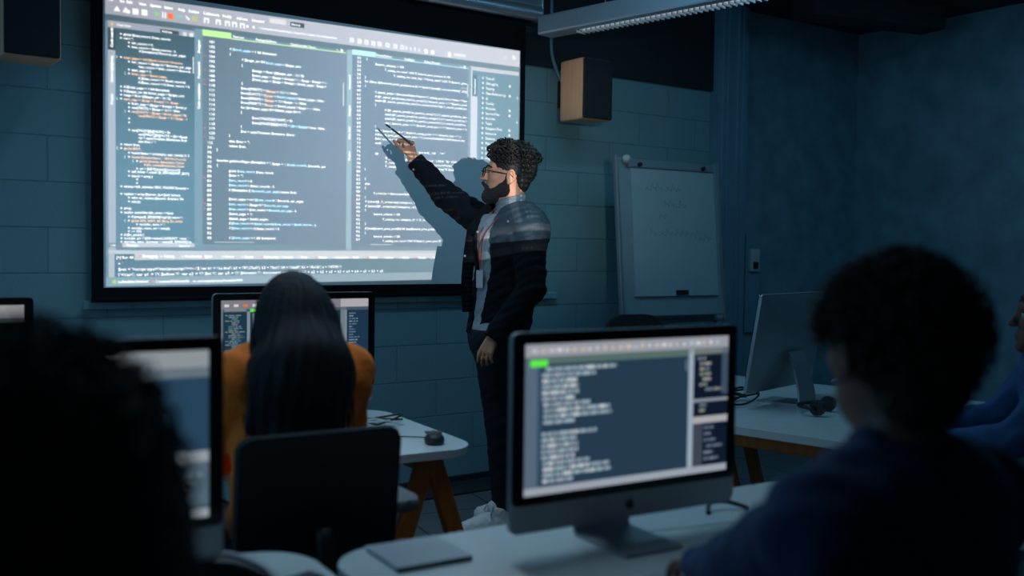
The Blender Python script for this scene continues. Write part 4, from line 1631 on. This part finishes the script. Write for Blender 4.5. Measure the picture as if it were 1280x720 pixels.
OR, CY, YL = (240, 190, 150), (176, 232, 252), (238, 242, 205)
# panels; the screen's brightening towards the right is put into their colours
grad(0, 0, CW, CH, (96, 128, 146), (140, 162, 174))
grad(0, 0, CW, 95, (146, 154, 168), (214, 214, 224))
grad(0, 93, CW, 122, (70, 100, 116), (122, 146, 156))
rect(12, 142, 404, 172, (146, 158, 172))
rect(244, 150, 330, 168, (62, 76, 88))
rect(12, 172, 44, 1230, (152, 168, 182))
rect(12, 174, 44, 274, (48, 76, 92))
rect(44, 172, 404, 1150, (66, 108, 130))
for k in range(40):
    v0 = 172 + k * (978 / 40)
    t = min(1, k / 26)
    rect(44, v0, 404, v0 + 26, tuple(int(a + (b - a) * t) for a, b in zip((58, 94, 110), (84, 126, 146))))
rect(12, 1149, 404, 1168, (178, 190, 200))
rect(12, 1149, 72, 1168, (104, 128, 142))
rect(404, 126, 442, 1170, (110, 144, 160))
for k in range(36):
    u0 = 442 + k * (748 / 36)
    t = k / 35
    c = tuple(int(a + (b - a) * t) for a, b in zip((92, 118, 134), (122, 142, 162)))
    rect(u0, 148, u0 + 22, 1150, c)
rect(442, 1150, 1197, 1166, (112, 140, 154))
rect(442, 125, 582, 154, (186, 240, 156))
rect(582, 149, 1192, 154, (196, 238, 176))
rect(1199, 126, 1228, 1170, (154, 180, 194))
for k in range(30):
    u0 = 1228 + k * (722 / 30)
    t = k / 29
    rect(u0, 146, u0 + 26, 1150, tuple(int(a + (b - a) * t) for a, b in zip((118, 140, 160), (124, 144, 164))))
rect(1228, 122, 1366, 148, (192, 246, 255))
rect(1366, 143, 1948, 147, (186, 242, 255))
rect(1950, 122, 1968, 1170, (142, 168, 182))
rect(1968, 124, 2300, 146, (206, 212, 218))
rect(1968, 146, 2300, 1150, (118, 152, 168))
rect(1968, 146, 1976, 290, (220, 228, 234))
rect(1968, 290, 2012, 1150, (216, 222, 232))
rect(1978, 168, 2010, 290, (98, 132, 148))
rect(2014, 165, 2030, 1150, (128, 164, 190))
rect(1900, 250, 1950, 253, (226, 232, 238))
rect(1943, 226, 1948, 300, (226, 232, 238))
rect(1176, 300, 1181, 420, (214, 222, 228))
rect(396, 260, 400, 340, (230, 236, 240))
rect(500, 1136, 700, 1142, (150, 170, 180))
rect(1340, 1136, 1470, 1142, (176, 192, 200))
# bottom strips
grad(0, 1168, CW, 1176, (122, 148, 160), (170, 190, 198))
rect(12, 1186, CW, 1228, (190, 202, 210))
for k in range(24):
    u0 = 12 + k * 96
    t = k / 23
    rect(u0, 1186 - 4, u0 + 97, 1228, tuple(int(a + (b - a) * t) for a, b in zip((176, 188, 196), (226, 226, 232))))
rect(38, 1200, 126, 1232, (74, 108, 124))
grad(38, 1206, CW, 1284, (80, 118, 136), (122, 150, 164))
rect(12, 1196, 38, 1306, (158, 174, 186))
grad(0, 1284, CW, CH, (122, 152, 166), (160, 180, 192))
# menus and icons
for u, s in ((12, 'File'), (64, 'Go'), (94, 'Edit'), (148, 'View'), (196, 'Options'), (262, 'Select'), (328, 'Help'), (375, 'Analyze'), (446, 'Collaborate'), (538, 'Modify'), (608, 'Add-ons'), (684, 'Advanced')):
    text(u, 47, s, 18, sx=.9)
rect(776, 24, 862, 48, (214, 214, 216))
rect(885, 26, 960, 50, (66, 80, 92))
text(890, 38, 'Execute', 15)
for u in (50, 89):
    for dv in range(16):
        rect(u - dv * .8, 74 + dv * 1.4, u + dv * .8 + 4, 76 + dv * 1.4, (240, 242, 246))
rect(92, 84, 108, 100, (236, 240, 244))
rect(120, 74, 146, 100, (238, 241, 245))
rect(160, 72, 186, 98, (238, 241, 245))
for dv in range(13):
    rect(222, 70 + dv, 222 + dv * 1.7, 71 + dv, (120, 214, 110))
    rect(222, 95 - dv, 222 + dv * 1.7, 96 - dv, (120, 214, 110))
rect(253, 70, 259, 98, (240, 242, 246))
rect(265, 70, 271, 98, (240, 242, 246))
disc(291, 84, 15, (255, 118, 20))
for u in (322, 334):
    disc(u, 79, 9, (134, 186, 180))
for dv in range(14):
    rect(360 + dv * .8, 72 + dv, 366 + dv * 1.3, 73 + dv * 1.4, (232, 236, 240))
for u in (392, 402, 412):
    rect(u, 68, u + 6, 94, (182, 196, 110))
for u in (448, 505, 550, 585, 624):
    rect(u, 68, u + 26, 94, (232, 236, 241))
    rect(u + 8, 78, u + 18, 94, (168, 176, 188))
for u in (662, 694):
    disc(u, 80, 7, (240, 242, 246))
text(722, 80, '+ CommandServerController.Save() // Create Menu // Evaluate / test / AllocationSchema', 15, (236, 238, 242), fit=1140)
for u in (1213, 1258, 1298, 1338, 1375, 1423, 1470, 1512):
    rect(u, 62, u + 24, 86, (242, 243, 246))
    rect(u + 7, 68, u + 14, 80, (196, 198, 206))
for k in range(4):
    rect(1545 + k * 26, 64 + k % 2 * 3, 1556 + k * 26, 84, (236, 238, 242))
for u in (1672, 1714):
    disc(u, 76, 13, (250, 250, 252))
rect(1812, 62, 1834, 90, (248, 248, 250))
rect(1850, 64, 1930, 80, (236, 236, 240))
rect(2192, 38, 2214, 56, (226, 228, 234))
disc(2262, 40, 13, (246, 248, 250))
# tab captions
text(50, 157, 'Class View', 14, (236, 240, 240))
disc(30, 157, 6, (240, 190, 110))
text(252, 159, 'Add new', 13)
rect(350, 150, 366, 168, (206, 214, 220))
rect(380, 150, 398, 168, (216, 222, 226))
for u, s, e in ((590, 'Test1.src', 645), (706, 'PackageGuild.src', 812), (886, 'ClientController.Test.src', 1024)):
    text(u, 138, s, 17, fit=e)
text(1140, 134, 'L. @', 18)
for u, s, e in ((1370, 'ProcessTask.src', 1462), (1538, 'ConfigUp', 1600), (1662, 'Debug Manager', 1765)):
    text(u, 133, s, 17, fit=e)
text(1896, 132, 'L. @', 18)
vtext(28, 262, 'Code search', 17)
vtext(28, 420, 'Syntax highlighting', 16, (226, 232, 238))
vtext(28, 520, 'Project', 16, (226, 232, 238))
vtext(424, 240, 'Designer', 17)
vtext(424, 360, 'Framework', 17)
vtext(424, 505, 'Code completion', 17)
for v, s in ((330, 'Framework'), (470, 'Designer'), (590, 'Data Grid'), (700, 'Project')):
    vtext(1214, v, s, 16)
vtext(1994, 282, 'Team Explorer', 15)
# left panel
LT = [(64, 196, 'global $beta_record, $max_record;', 0), (64, 214, "ret = '';", 0), (99, 230, 'min_record = 0;', 0), (99, 248, 'max_record = $total_records - 1;', 0),
      (149, 264, 'if (!template || !$records_per_page)', 0), (64, 301, 'total_pages = ceil ($total_records / $records', 1), (99, 317, 'min_record = ($page-1) * $records_per_page', 0),
      (146, 335, 'max_record = $min_record + $records', 0), (99, 353, 'start_page = 1;', 0), (99, 371, 'finish_page = $total_pages;', 1), (145, 388, 'if ($max_record >= $total_records)', 0),
      (145, 407, 'if ($max_record < 0) $max_record = 0;', 0), (64, 434, 'if ($total_pages > 1 && $template)', 0), (64, 453, 'if ($pages_per && $total_pages > $pages_per)', 0),
      (64, 471, 'range = floor (($pages_per - 1) / 2);', 0), (64, 489, 'start_page = ($page > $range) ? 1 : $page -', 1), (99, 507, 'finish_page = ($page + $range) > $total_p', 0),
      (99, 525, "vars['FIRST'] = ($page > 1) ? 1 : false;", 0), (99, 543, "vars['LAST'] = ($page < $total_pages) ? $t", 1), (145, 560, "vars['PREV'] = ($page > 1) ? $page - 1", 1),
      (99, 576, '', 0), (99, 594, '', 0), (99, 628, "vars['PAGE'][$i]['NUM'] = $i;", 0), (145, 645, "vars['PAGE'][$i]['ACT'] = ($i==$page", 0), (145, 661, 'ret = applyTemplate ($template, $var', 0),
      (145, 678, "else $ret = '';", 0), (64, 696, 'return $ret;', 0), (64, 714, 'global $SDT;', 1), (98, 732, 'headerStatus = substr(php_sapi_name(), 0, 3', 0), (98, 751, "header($headerStatus . ' 404 Not Found');", 1),
      (134, 768, 'global $smarty, $templates_folder;', 1), (170, 784, 'if (file_exists($templates_folder', 1), (134, 803, "url = $SDT['global']['protocol'].", 0), (98, 818, "self_folder = substr ($_SERVER['PHP_SELF']", 0),
      (98, 838, 'search = array (', 0), (134, 853, '', 0), (134, 870, '', 0), (64, 888, "smarty->left_delimiter.'SELF_FOLDER'.$smarty->", 0), (64, 922, 'replace = array ($server_$url,$self_folder);', 0),
      (98, 938, 'echo str_replace ($search, $replace, file', 0), (98, 956, 'exit ();', 0), (64, 988, 'array;', 0), (64, 1007, 'section adminNav ($is_admin = false)', 0), (97, 1026, "if (empty($_SESSION['login'])) return '';", 0),
      (97, 1044, 'global $DB, $SDT, $lf, $lang, $is_admin', 1), (133, 1060, "modules_menu = '';", 0), (97, 1078, 'modules_menu_arr = array();', 0), (97, 1093, 'i = 100;', 0), (64, 1110, 'if ($is_admin) {', 0),
      (64, 1126, "modules_arr = $DB->selectCol('SELECT `name`, `", 0), (64, 1142, "modules_menu_shortcuts = empty($_SESSION['use", 0)]
for u, v, s, o in LT:
    if u < 140:
        disc(u + 4, v, 4.2, (240, 246, 250))
        if o:
            text(u - 16, v, '(', 14)
    text(u + (16 if u < 140 else 0), v, s, 15, OR if o else TXT, sx=.98, clip=402)
text(20, 1158, 'Line', 13)
text(90, 1158, 'Messages', 14, (250, 250, 252))
text(330, 1158, 'Search Int', 13, (250, 250, 252))
# middle editor
for k in range(42):
    v = 179 + k * 22.9
    if v < 1130:
        text(464 if k > 20 else 472, v, str(101 + k) if k < 22 else str(52 + k), 17, fit=(492 if k > 20 else 502) if k < 22 else 486, gain=1.6)
for v in (248, 316, 362, 384, 590, 632, 830, 952, 976):
    disc(452, v, 4, (216, 120, 110))
MT = [(574, 200, [('if (', 0), ('$total_pages', 2), (' > 1 && $template)', 0)], 814), (574, 224, [('{', 0)], 0), (634, 245, [('if ($pages_per && ', 0), ('$total_pages', 2), (' > $pages_per)', 0)], 942),
      (634, 273, [('{', 0)], 0), (687, 292, [('$range = floor (($pages_per - 1) / 2);', 0)], 960), (687, 315, [('$start_page = ($page > $range) ? 1 : $page - $range + 1;', 0)], 1083),
      (687, 335, [('$finish_page = ($page + $range) > $total_pages ? $page +', 0)], 1083), (634, 360, [('}', 0)], 0), (630, 384, [("$vars['FIRST'] = (", 0), ('$page', 1), (' > 1) ? 1 : false;', 0)], 925),
      (630, 407, [("$vars['LAST'] = (", 0), ('$page', 1), (' < ', 0), ('$total_pages', 2), (') ? $total_pages : false;', 0)], 1070), (630, 430, [("$vars['PREV'] = (", 0), ('$page', 1), (' > 1) ? $page - 1 : false;', 0)], 973),
      (630, 453, [("$vars['NEXT'] = (", 0), ('$page', 1), (' < $total_pages) ? $page + 1 : false;', 0)], 1048), (630, 477, [('for ($i=$start_page; $i<=$finish_page; $i++)', 0)], 943), (630, 500, [('{', 0)], 0),
      (687, 523, [("$vars['PAGE'][$i]['NUM'] = $i;", 0)], 900), (687, 547, [("$vars['PAGE'][$i]['ACT'] = ", 0), ('($i==$page)', 2), (' ? true : false;', 0)], 1075), (630, 570, [('}', 0)], 0),
      (630, 594, [('$ret = applyTemplate ($template, $vars);', 0)], 913), (571, 618, [('}', 0)], 0), (571, 645, [("else $ret = '';", 0)], 676), (571, 668, [('return $ret;', 0)], 655), (511, 691, [('}', 0)], 0),
      (511, 742, [('function getStructPages ($template = ', 0), ("'', $page = 1, ", 0), ('$total_records', 2), (', $records_per', 0)], 1081), (512, 765, [('{', 0)], 0),
      (571, 789, [('global ', 0), ('$beta_record', 2), (', $max_record;', 0)], 800), (571, 811, [("$ret = '';", 0)], 644), (571, 835, [('$min_record', 2), (' = 0;', 0)], 690), (571, 858, [('$max_record', 2), (' = $total_records - 1;', 0)], 806),
      (571, 882, [('if (!$template || ', 0), ('!$records_per_page', 2), (') return $ret;', 0)], 922), (571, 926, [('$total_pages = ceil (', 0), ('$total_records', 2), (' / $records_per_page);', 0)], 960),
      (571, 951, [('$min_record', 2), (' = ($page-1) * ', 0), ('$records_per_page', 2), (';', 0)], 880), (572, 975, [('$max_record', 2), (' = $min_record + ', 0), ('$records_per_page', 2), (' - 1;', 0)], 922), (572, 998, [('$start_page = 1;', 0)], 690),
      (572, 1022, [('$finish_page = $total_pages;', 0)], 772), (572, 1044, [('if (', 0), ('$max_record', 2), (' >= ', 0), ('$total_records', 2), (') ', 0), ('$max_record = $total_records', 2), (' - 1;', 0)], 1030), (572, 1068, [('if (', 0), ('$max_record', 2), (' < 0) $max_record = 0;', 0)], 832),
      (572, 1115, [('if (', 0), ('$total_pages', 2), (' > 1 && $template)', 0)], 812)]
for u, v, segs, e in MT:
    tot = sum(glyph(ch, 16)[1] for s, _ in segs for ch in s)
    sx = (e - u) / tot if e else .9
    x = u
    for s, o in segs:
        x = text(x, v, s, 16, (TXT, OR, CY)[o], sx=sx, gain=1.9)
# right editor
for k in range(46):
    v = 160 + k * 21.2
    text(1255, v, str(52 + k), 17, fit=1280, gain=1.6)
for v in (250, 330, 392, 480, 520, 600, 640, 906, 932):
    disc(1244, v, 3.5, (196, 150, 160))
C3 = [(1310, 160, '}', 0, 0), (1362, 182, '$search_criteries .= OR', 1536, 3), (1419, 206, "T_catalog_res.`count` LIKE '%'.$search_price_products.'%' OR", 1831, 0), (1472, 230, "T_catalog_res.`item_key`.'=\"dining_table\"' LIKE '%'.$search_price", 1940, 0),
      (1302, 255, '}', 0, 0), (1302, 277, "for ($key, $($records_prod_positions as $i => $val) if (isset($F_structureFields['_id']))", 1942, 0), (1302, 300, '{', 0, 0),
      (1363, 329, 'F_search_prices = $structureFields->Search->T_catalog_prod_Root ->Items ->Type', 1942, 3), (1363, 352, "if ($F_search_prod('cena_start').is_array('')) { $search_price .= '>' $search_prod", 1942, 0),
      (1363, 373, "elseif ($F_search_prod('cena_start').is_numeric('min') && F_search_prod('cena", 1942, 0), (1363, 396, '{', 0, 0), (1421, 419, "if ($F_search_prod('res_part').is_array('') || F_search_prod('res_last", 1942, 0),
      (1422, 441, "elseif ($F_search_prod('res_part').is_integer('') || F_search_prod('res_l", 1942, 0), (1422, 463, "elseif ($F_search_prod('res_part').is_numeric('') || F_search_prod('res_", 1942, 0),
      (1422, 487, "else { $search_price .= '>'; $search_prod_part .= '>'; $search_prod .= ')", 1942, 0), (1364, 510, '}', 0, 0), (1364, 531, "else { $search_prod = ''; $search_categ_prod .= '>'; $search_key .= ''; }", 1905, 0),
      (1365, 552, "if ($search_prod_part) { $search_price .= F_structureFields['field'] AND $search_key", 1930, 3), (1365, 574, "$search_prod_part .= '>' AND T_catalog_prod", 1600, 3), (1365, 598, 'endif', 1400, 0),
      (1423, 632, "T_catalog_res.`prod_id` .'='", 1800, 0), (1366, 655, 'if', 1384, 0), (1424, 675, "T_catalog_prod.`res_prod` LIKE '%' OR", 1880, 0), (1424, 697, "T_catalog_prod.`id_part` = $F_structureFields['id_part']", 1935, 3),
      (1424, 718, "T_catalog_cat.`id_part` = '%'.$search_categ.'%'.$search_part", 1935, 0), (1305, 739, '}', 0, 0), (1306, 790, '{', 0, 0), (1306, 816, 'else', 1336, 0), (1306, 838, '{', 0, 0),
      (1358, 865, "F_criteries = $structureFields('Search_fields');", 1700, 3), (1307, 888, '}', 0, 0), (1307, 910, "if (isset($_F_criteries['category_id'])) && $F_criteries", 1800, 3), (1307, 934, "if (isset($F_criteries['category_id'] && F_criteries", 1760, 3), (1307, 955, '{', 0, 0),
      (1359, 976, '$search_criteries .= OR', 1520, 0), (1412, 1002, "T_catalog_res.`category_id` = '.F_criteries", 1720, 3), (1308, 1028, '}', 0, 0), (1308, 1053, 'if (isset($search_price_prod(0)) && isset($search_price_prod(1)))', 1760, 0), (1308, 1076, '{', 0, 0),
      (1360, 1095, '$search_criteries .= OR', 1520, 0), (1413, 1118, "T_catalog_res.`count` LIKE '%'.$search_price_prod.'%'", 1780, 0)]
for u, v, s, e, o in C3:
    tot = sum(glyph(ch, 15)[1] for ch in s)
    text(u, v, s, 15, TXT, sx=((e - u) / tot if e else .9), gain=1.9, clip=1946)
    if o:
        i = s.find('_')
        w0 = u + sum(glyph(ch, 15)[1] for ch in s[:i + 1]) * (e - u) / tot
        text(w0, v, s[i + 1:i + 12], 15, YL, sx=(e - u) / tot, gain=1.5, clip=1946)
# side list
SL = ['Test.dll', 'Debugging', 'Testing', 'Data-Refactoring', 'UI', 'Toolkit', 'Modules', 'Source Files', 'Android', 'Tasks', 'Designer-Tool', 'Resource', 'Desktop', 'Mapping', 'Extensions', 'Services', 'Imaging',
      'Simulator', 'Control Set', 'Handlers', 'Filters', 'Plug-ins', 'Packages', 'Outline', 'Archive', 'Backup', 'History', 'Settings', 'Sessions', 'Layout', 'Binding', 'Metrics', 'Source', 'Version']
for k, s in enumerate(SL):
    v = 180 + k * 28.4
    if v > 1130:
        break
    disc(2048, v, 7, (240, 248, 250) if k % 3 else (206, 232, 244))
    text(2068, v, s, 20, gain=1.6)
    if k in (1, 3, 6, 7, 10, 11, 12, 14, 15, 18, 20, 23):
        disc(2236, v, 8, (240, 246, 250))
    if k in (3, 8, 12, 13, 17):
        disc(2290, v + 6, 6, (220, 232, 238))
# bottom console
text(46, 1214, '[>] Run All', 17, fit=122)
for k, s in enumerate(['Debugging', 'Testing', 'Troubleshooting', 'Build', 'Errors', 'Search', 'Refactoring', 'Console', 'Tasks', 'Output', 'Exceptions', 'Build', 'Profiler', 'Events', 'Watch', 'Threads', 'Modules', 'Output', 'Stack']):
    disc(150 + k * 98, 1208, 6, (222, 160, 150) if k % 3 == 0 else (222, 226, 230))
    text(162 + k * 98, 1208, s, 16, (250, 250, 252), gain=1.9)
text(54, 1243, "> '", 18)
text(54, 1269, "$ret = '<script type=\\'text/javascript\\'><!--'.$.'var k1 = \\'na bre\\'; k2 = \\'0\\';(\\'hel\\'); k3 = \\'fast\\'; k4 = \\'chall\\'; k5 = \\'0x1b\\'; a = \\'HTML\\'; ", 19, fit=1180, gain=1.6)
text(54, 1294, "\\'<\\/ar\\'; var a1 = \\'\\'.$allow.'\\'; var a2 = \\'\\'.$at.'\\'; var a3 = \\'\\'.$domain.'\\'; document.write(a1 + k1 + a2 + k2 + a3 + k3 + a4 + k4 + a5 + k5 + a6", 19, fit=1420, gain=1.6)
disc(36, 1326, 9, (150, 206, 110))
text(54, 1326, 'LocalFrameBuilder (Administrator)', 17, fit=190)
disc(212, 1326, 6, (216, 150, 140))
text(224, 1326, 'C:/command/WebSolutionFile', 17, fit=380)
text(396, 1326, 'var_environment/projects/PrecodeSol/WIN', 17, fit=640)
for u in (2010, 2030, 2060, 2200):
    rect(u, 1300, u + 12, 1314, (244, 246, 248))

# blue floor: what the dim room adds is left out of the thrown picture
CAN2 = np.maximum(CAN - np.array([.014, .056, .092], np.float32), .003)
img = bpy.data.images.new('projected_code', CW, CH, alpha=False, float_buffer=True)
img.colorspace_settings.name = 'Linear Rec.709'
buf = np.ones((CH, CW, 4), np.float32)
buf[..., :3] = CAN2[::-1]
img.pixels.foreach_set(buf.ravel())
img.update()
img.pack()

PRJ = (1.0, -5.2, 1.95)
pl = bpy.data.lights.new('projector_beam', 'SPOT')
pl.spot_size = R(84)
pl.spot_blend = .5
pl.shadow_soft_size = .004
pl.energy = 1700
pl.use_nodes = True
nt = pl.node_tree
emn = nt.nodes['Emission']
tc = nt.nodes.new('ShaderNodeTexCoord')
sep = nt.nodes.new('ShaderNodeSeparateXYZ')
nt.links.new(tc.outputs['Normal'], sep.inputs[0])


def math_(op, a, b):
    n = nt.nodes.new('ShaderNodeMath')
    n.operation = op
    for i, v in ((0, a), (1, b)):
        if v is None:
            continue
        if isinstance(v, (int, float)):
            n.inputs[i].default_value = v
        else:
            nt.links.new(v, n.inputs[i])
    return n.outputs[0]


DS = -.06 - PRJ[1]
tx = math_('DIVIDE', sep.outputs[0], sep.outputs[2])
ty = math_('DIVIDE', sep.outputs[1], sep.outputs[2])
SGN = -1.0
sx_ = math_('MULTIPLY_ADD', tx, SGN * DS / 2.322)
sx_.node.inputs[2].default_value = (PRJ[0] - 1.118) / 2.322                      # u
vz = math_('MULTIPLY_ADD', ty, -SGN * DS / 1.359 * 1348)
vz.node.inputs[2].default_value = (2.522 - PRJ[2]) / 1.359 * 1348 - 22          # v
vv = math_('ADD', vz, math_('MULTIPLY', sx_, 25))
vn = math_('SUBTRACT', 1, math_('DIVIDE', vv, CH))
cb_ = nt.nodes.new('ShaderNodeCombineXYZ')
nt.links.new(sx_, cb_.inputs[0])
nt.links.new(vn, cb_.inputs[1])
ti = nt.nodes.new('ShaderNodeTexImage')
ti.image = img
ti.extension = 'CLIP'
nt.links.new(cb_.outputs[0], ti.inputs[0])
# stray light of the lens around the picture
du = math_('MULTIPLY', math_('SUBTRACT', sx_, 1.15), 1.3)
dv = math_('SUBTRACT', math_('DIVIDE', vv, CH), .55)
d2 = math_('ADD', math_('MULTIPLY', du, du), math_('MULTIPLY', dv, dv))
ex = math_('POWER', 2.718, math_('MULTIPLY', d2, -1.7))
fl_ = math_('MULTIPLY', math_('SUBTRACT', 1.22, math_('DIVIDE', vv, CH)), 3.6)
fl_.node.use_clamp = True
ex = math_('MULTIPLY', ex, fl_)
halo = nt.nodes.new('ShaderNodeMix')
halo.data_type = 'RGBA'
halo.blend_type = 'ADD'
halo.inputs[0].default_value = 1
hc_ = nt.nodes.new('ShaderNodeCombineColor')
for i_, k_ in enumerate((.042, .052, .042)):
    nt.links.new(math_('MULTIPLY', ex, k_), hc_.inputs[i_])
nt.links.new(ti.outputs[0], halo.inputs[6])
nt.links.new(hc_.outputs[0], halo.inputs[7])
nt.links.new(halo.outputs[2], emn.inputs['Color'])
emn.inputs['Strength'].default_value = 1
po_ = bpy.data.objects.new('projector_beam', pl)
COL.objects.link(po_)
po_.location = PRJ
po_.rotation_euler = (R(90), 0, 0)

pj = thing('projector', 'white video projector hanging from the ceiling behind the camera', 'projector', (PRJ[0], PRJ[1] - .24, PRJ[2]))
MB().box((.06, 0, .02), (.36, .30, .12), bevel=.02).build('housing', M['white_plastic'], pj)
MB().tube([(0, .15, 0), (0, .20, 0)], .04, 24).build('lens', M['black_plastic'], pj, 'auto')
MB().tube([(.06, 0, .08), (.06, 0, 1.12)], .02, 12).build('ceiling_pole', M['metal'], pj, True)


# ================================================================== ADDED LIGHTS FOR THE ROOM
def area(name, loc, target, size, size_y, power, col):
    l = bpy.data.lights.new(name, 'AREA')
    l.shape = 'RECTANGLE'
    l.size, l.size_y = size, size_y
    l.energy = power
    l.color = col
    o = bpy.data.objects.new(name, l)
    COL.objects.link(o)
    o.location = loc
    o.rotation_euler = (Vector(target) - Vector(loc)).to_track_quat('-Z', 'Y').to_euler()
    return o


area('left_key_light', (-2.25, -1.65, 1.75), (2.5, -1.3, 1.2), 2.3, 1.5, 22, (.24, .62, 1.0))  # key light from the left; the window around it is made up
area('wall_fill_light', (3.0, -1.45, 3.03), (3.0, -1.2, 0), 2.4, .10, 13, (.26, .66, 1.0))  # fill light added to brighten the back wall; no lamp hangs here
area('table_fill_light', (1.3, -1.9, 2.98), (1.3, -1.85, 0), .10, 2.4, 9, (.50, .74, .95)).data.spread = R(100)  # fill light added out of view to brighten the tabletops
area('corner_fill_light', (5.4, -2.5, 2.98), (5.5, -1.9, 0), .10, 2.0, 9, (.22, .62, 1.0))  # fill light added out of view to lift the dark right corner
wl_ = bpy.data.lights.new('speaker_spot', 'SPOT')  # warm spot added to light the speaker's wooden side; no doorway there
wl_.energy = 150
wl_.color = (1.0, .74, .56)
wl_.spot_size = R(4.4)
wl_.spot_blend = .8
wl_.shadow_soft_size = .05
wo_ = bpy.data.objects.new('speaker_spot', wl_)
COL.objects.link(wo_)
wo_.location = (-1.9, -3.1, 2.35)
wo_.rotation_euler = (Vector((3.70, -.235, 2.32)) - Vector(wo_.location)).to_track_quat('-Z', 'Y').to_euler()
w = bpy.data.worlds.new('dim_world')
w.use_nodes = True
w.node_tree.nodes['Background'].inputs[0].default_value = (.03, .09, .16, 1)
w.node_tree.nodes['Background'].inputs[1].default_value = .05
SC.world = w
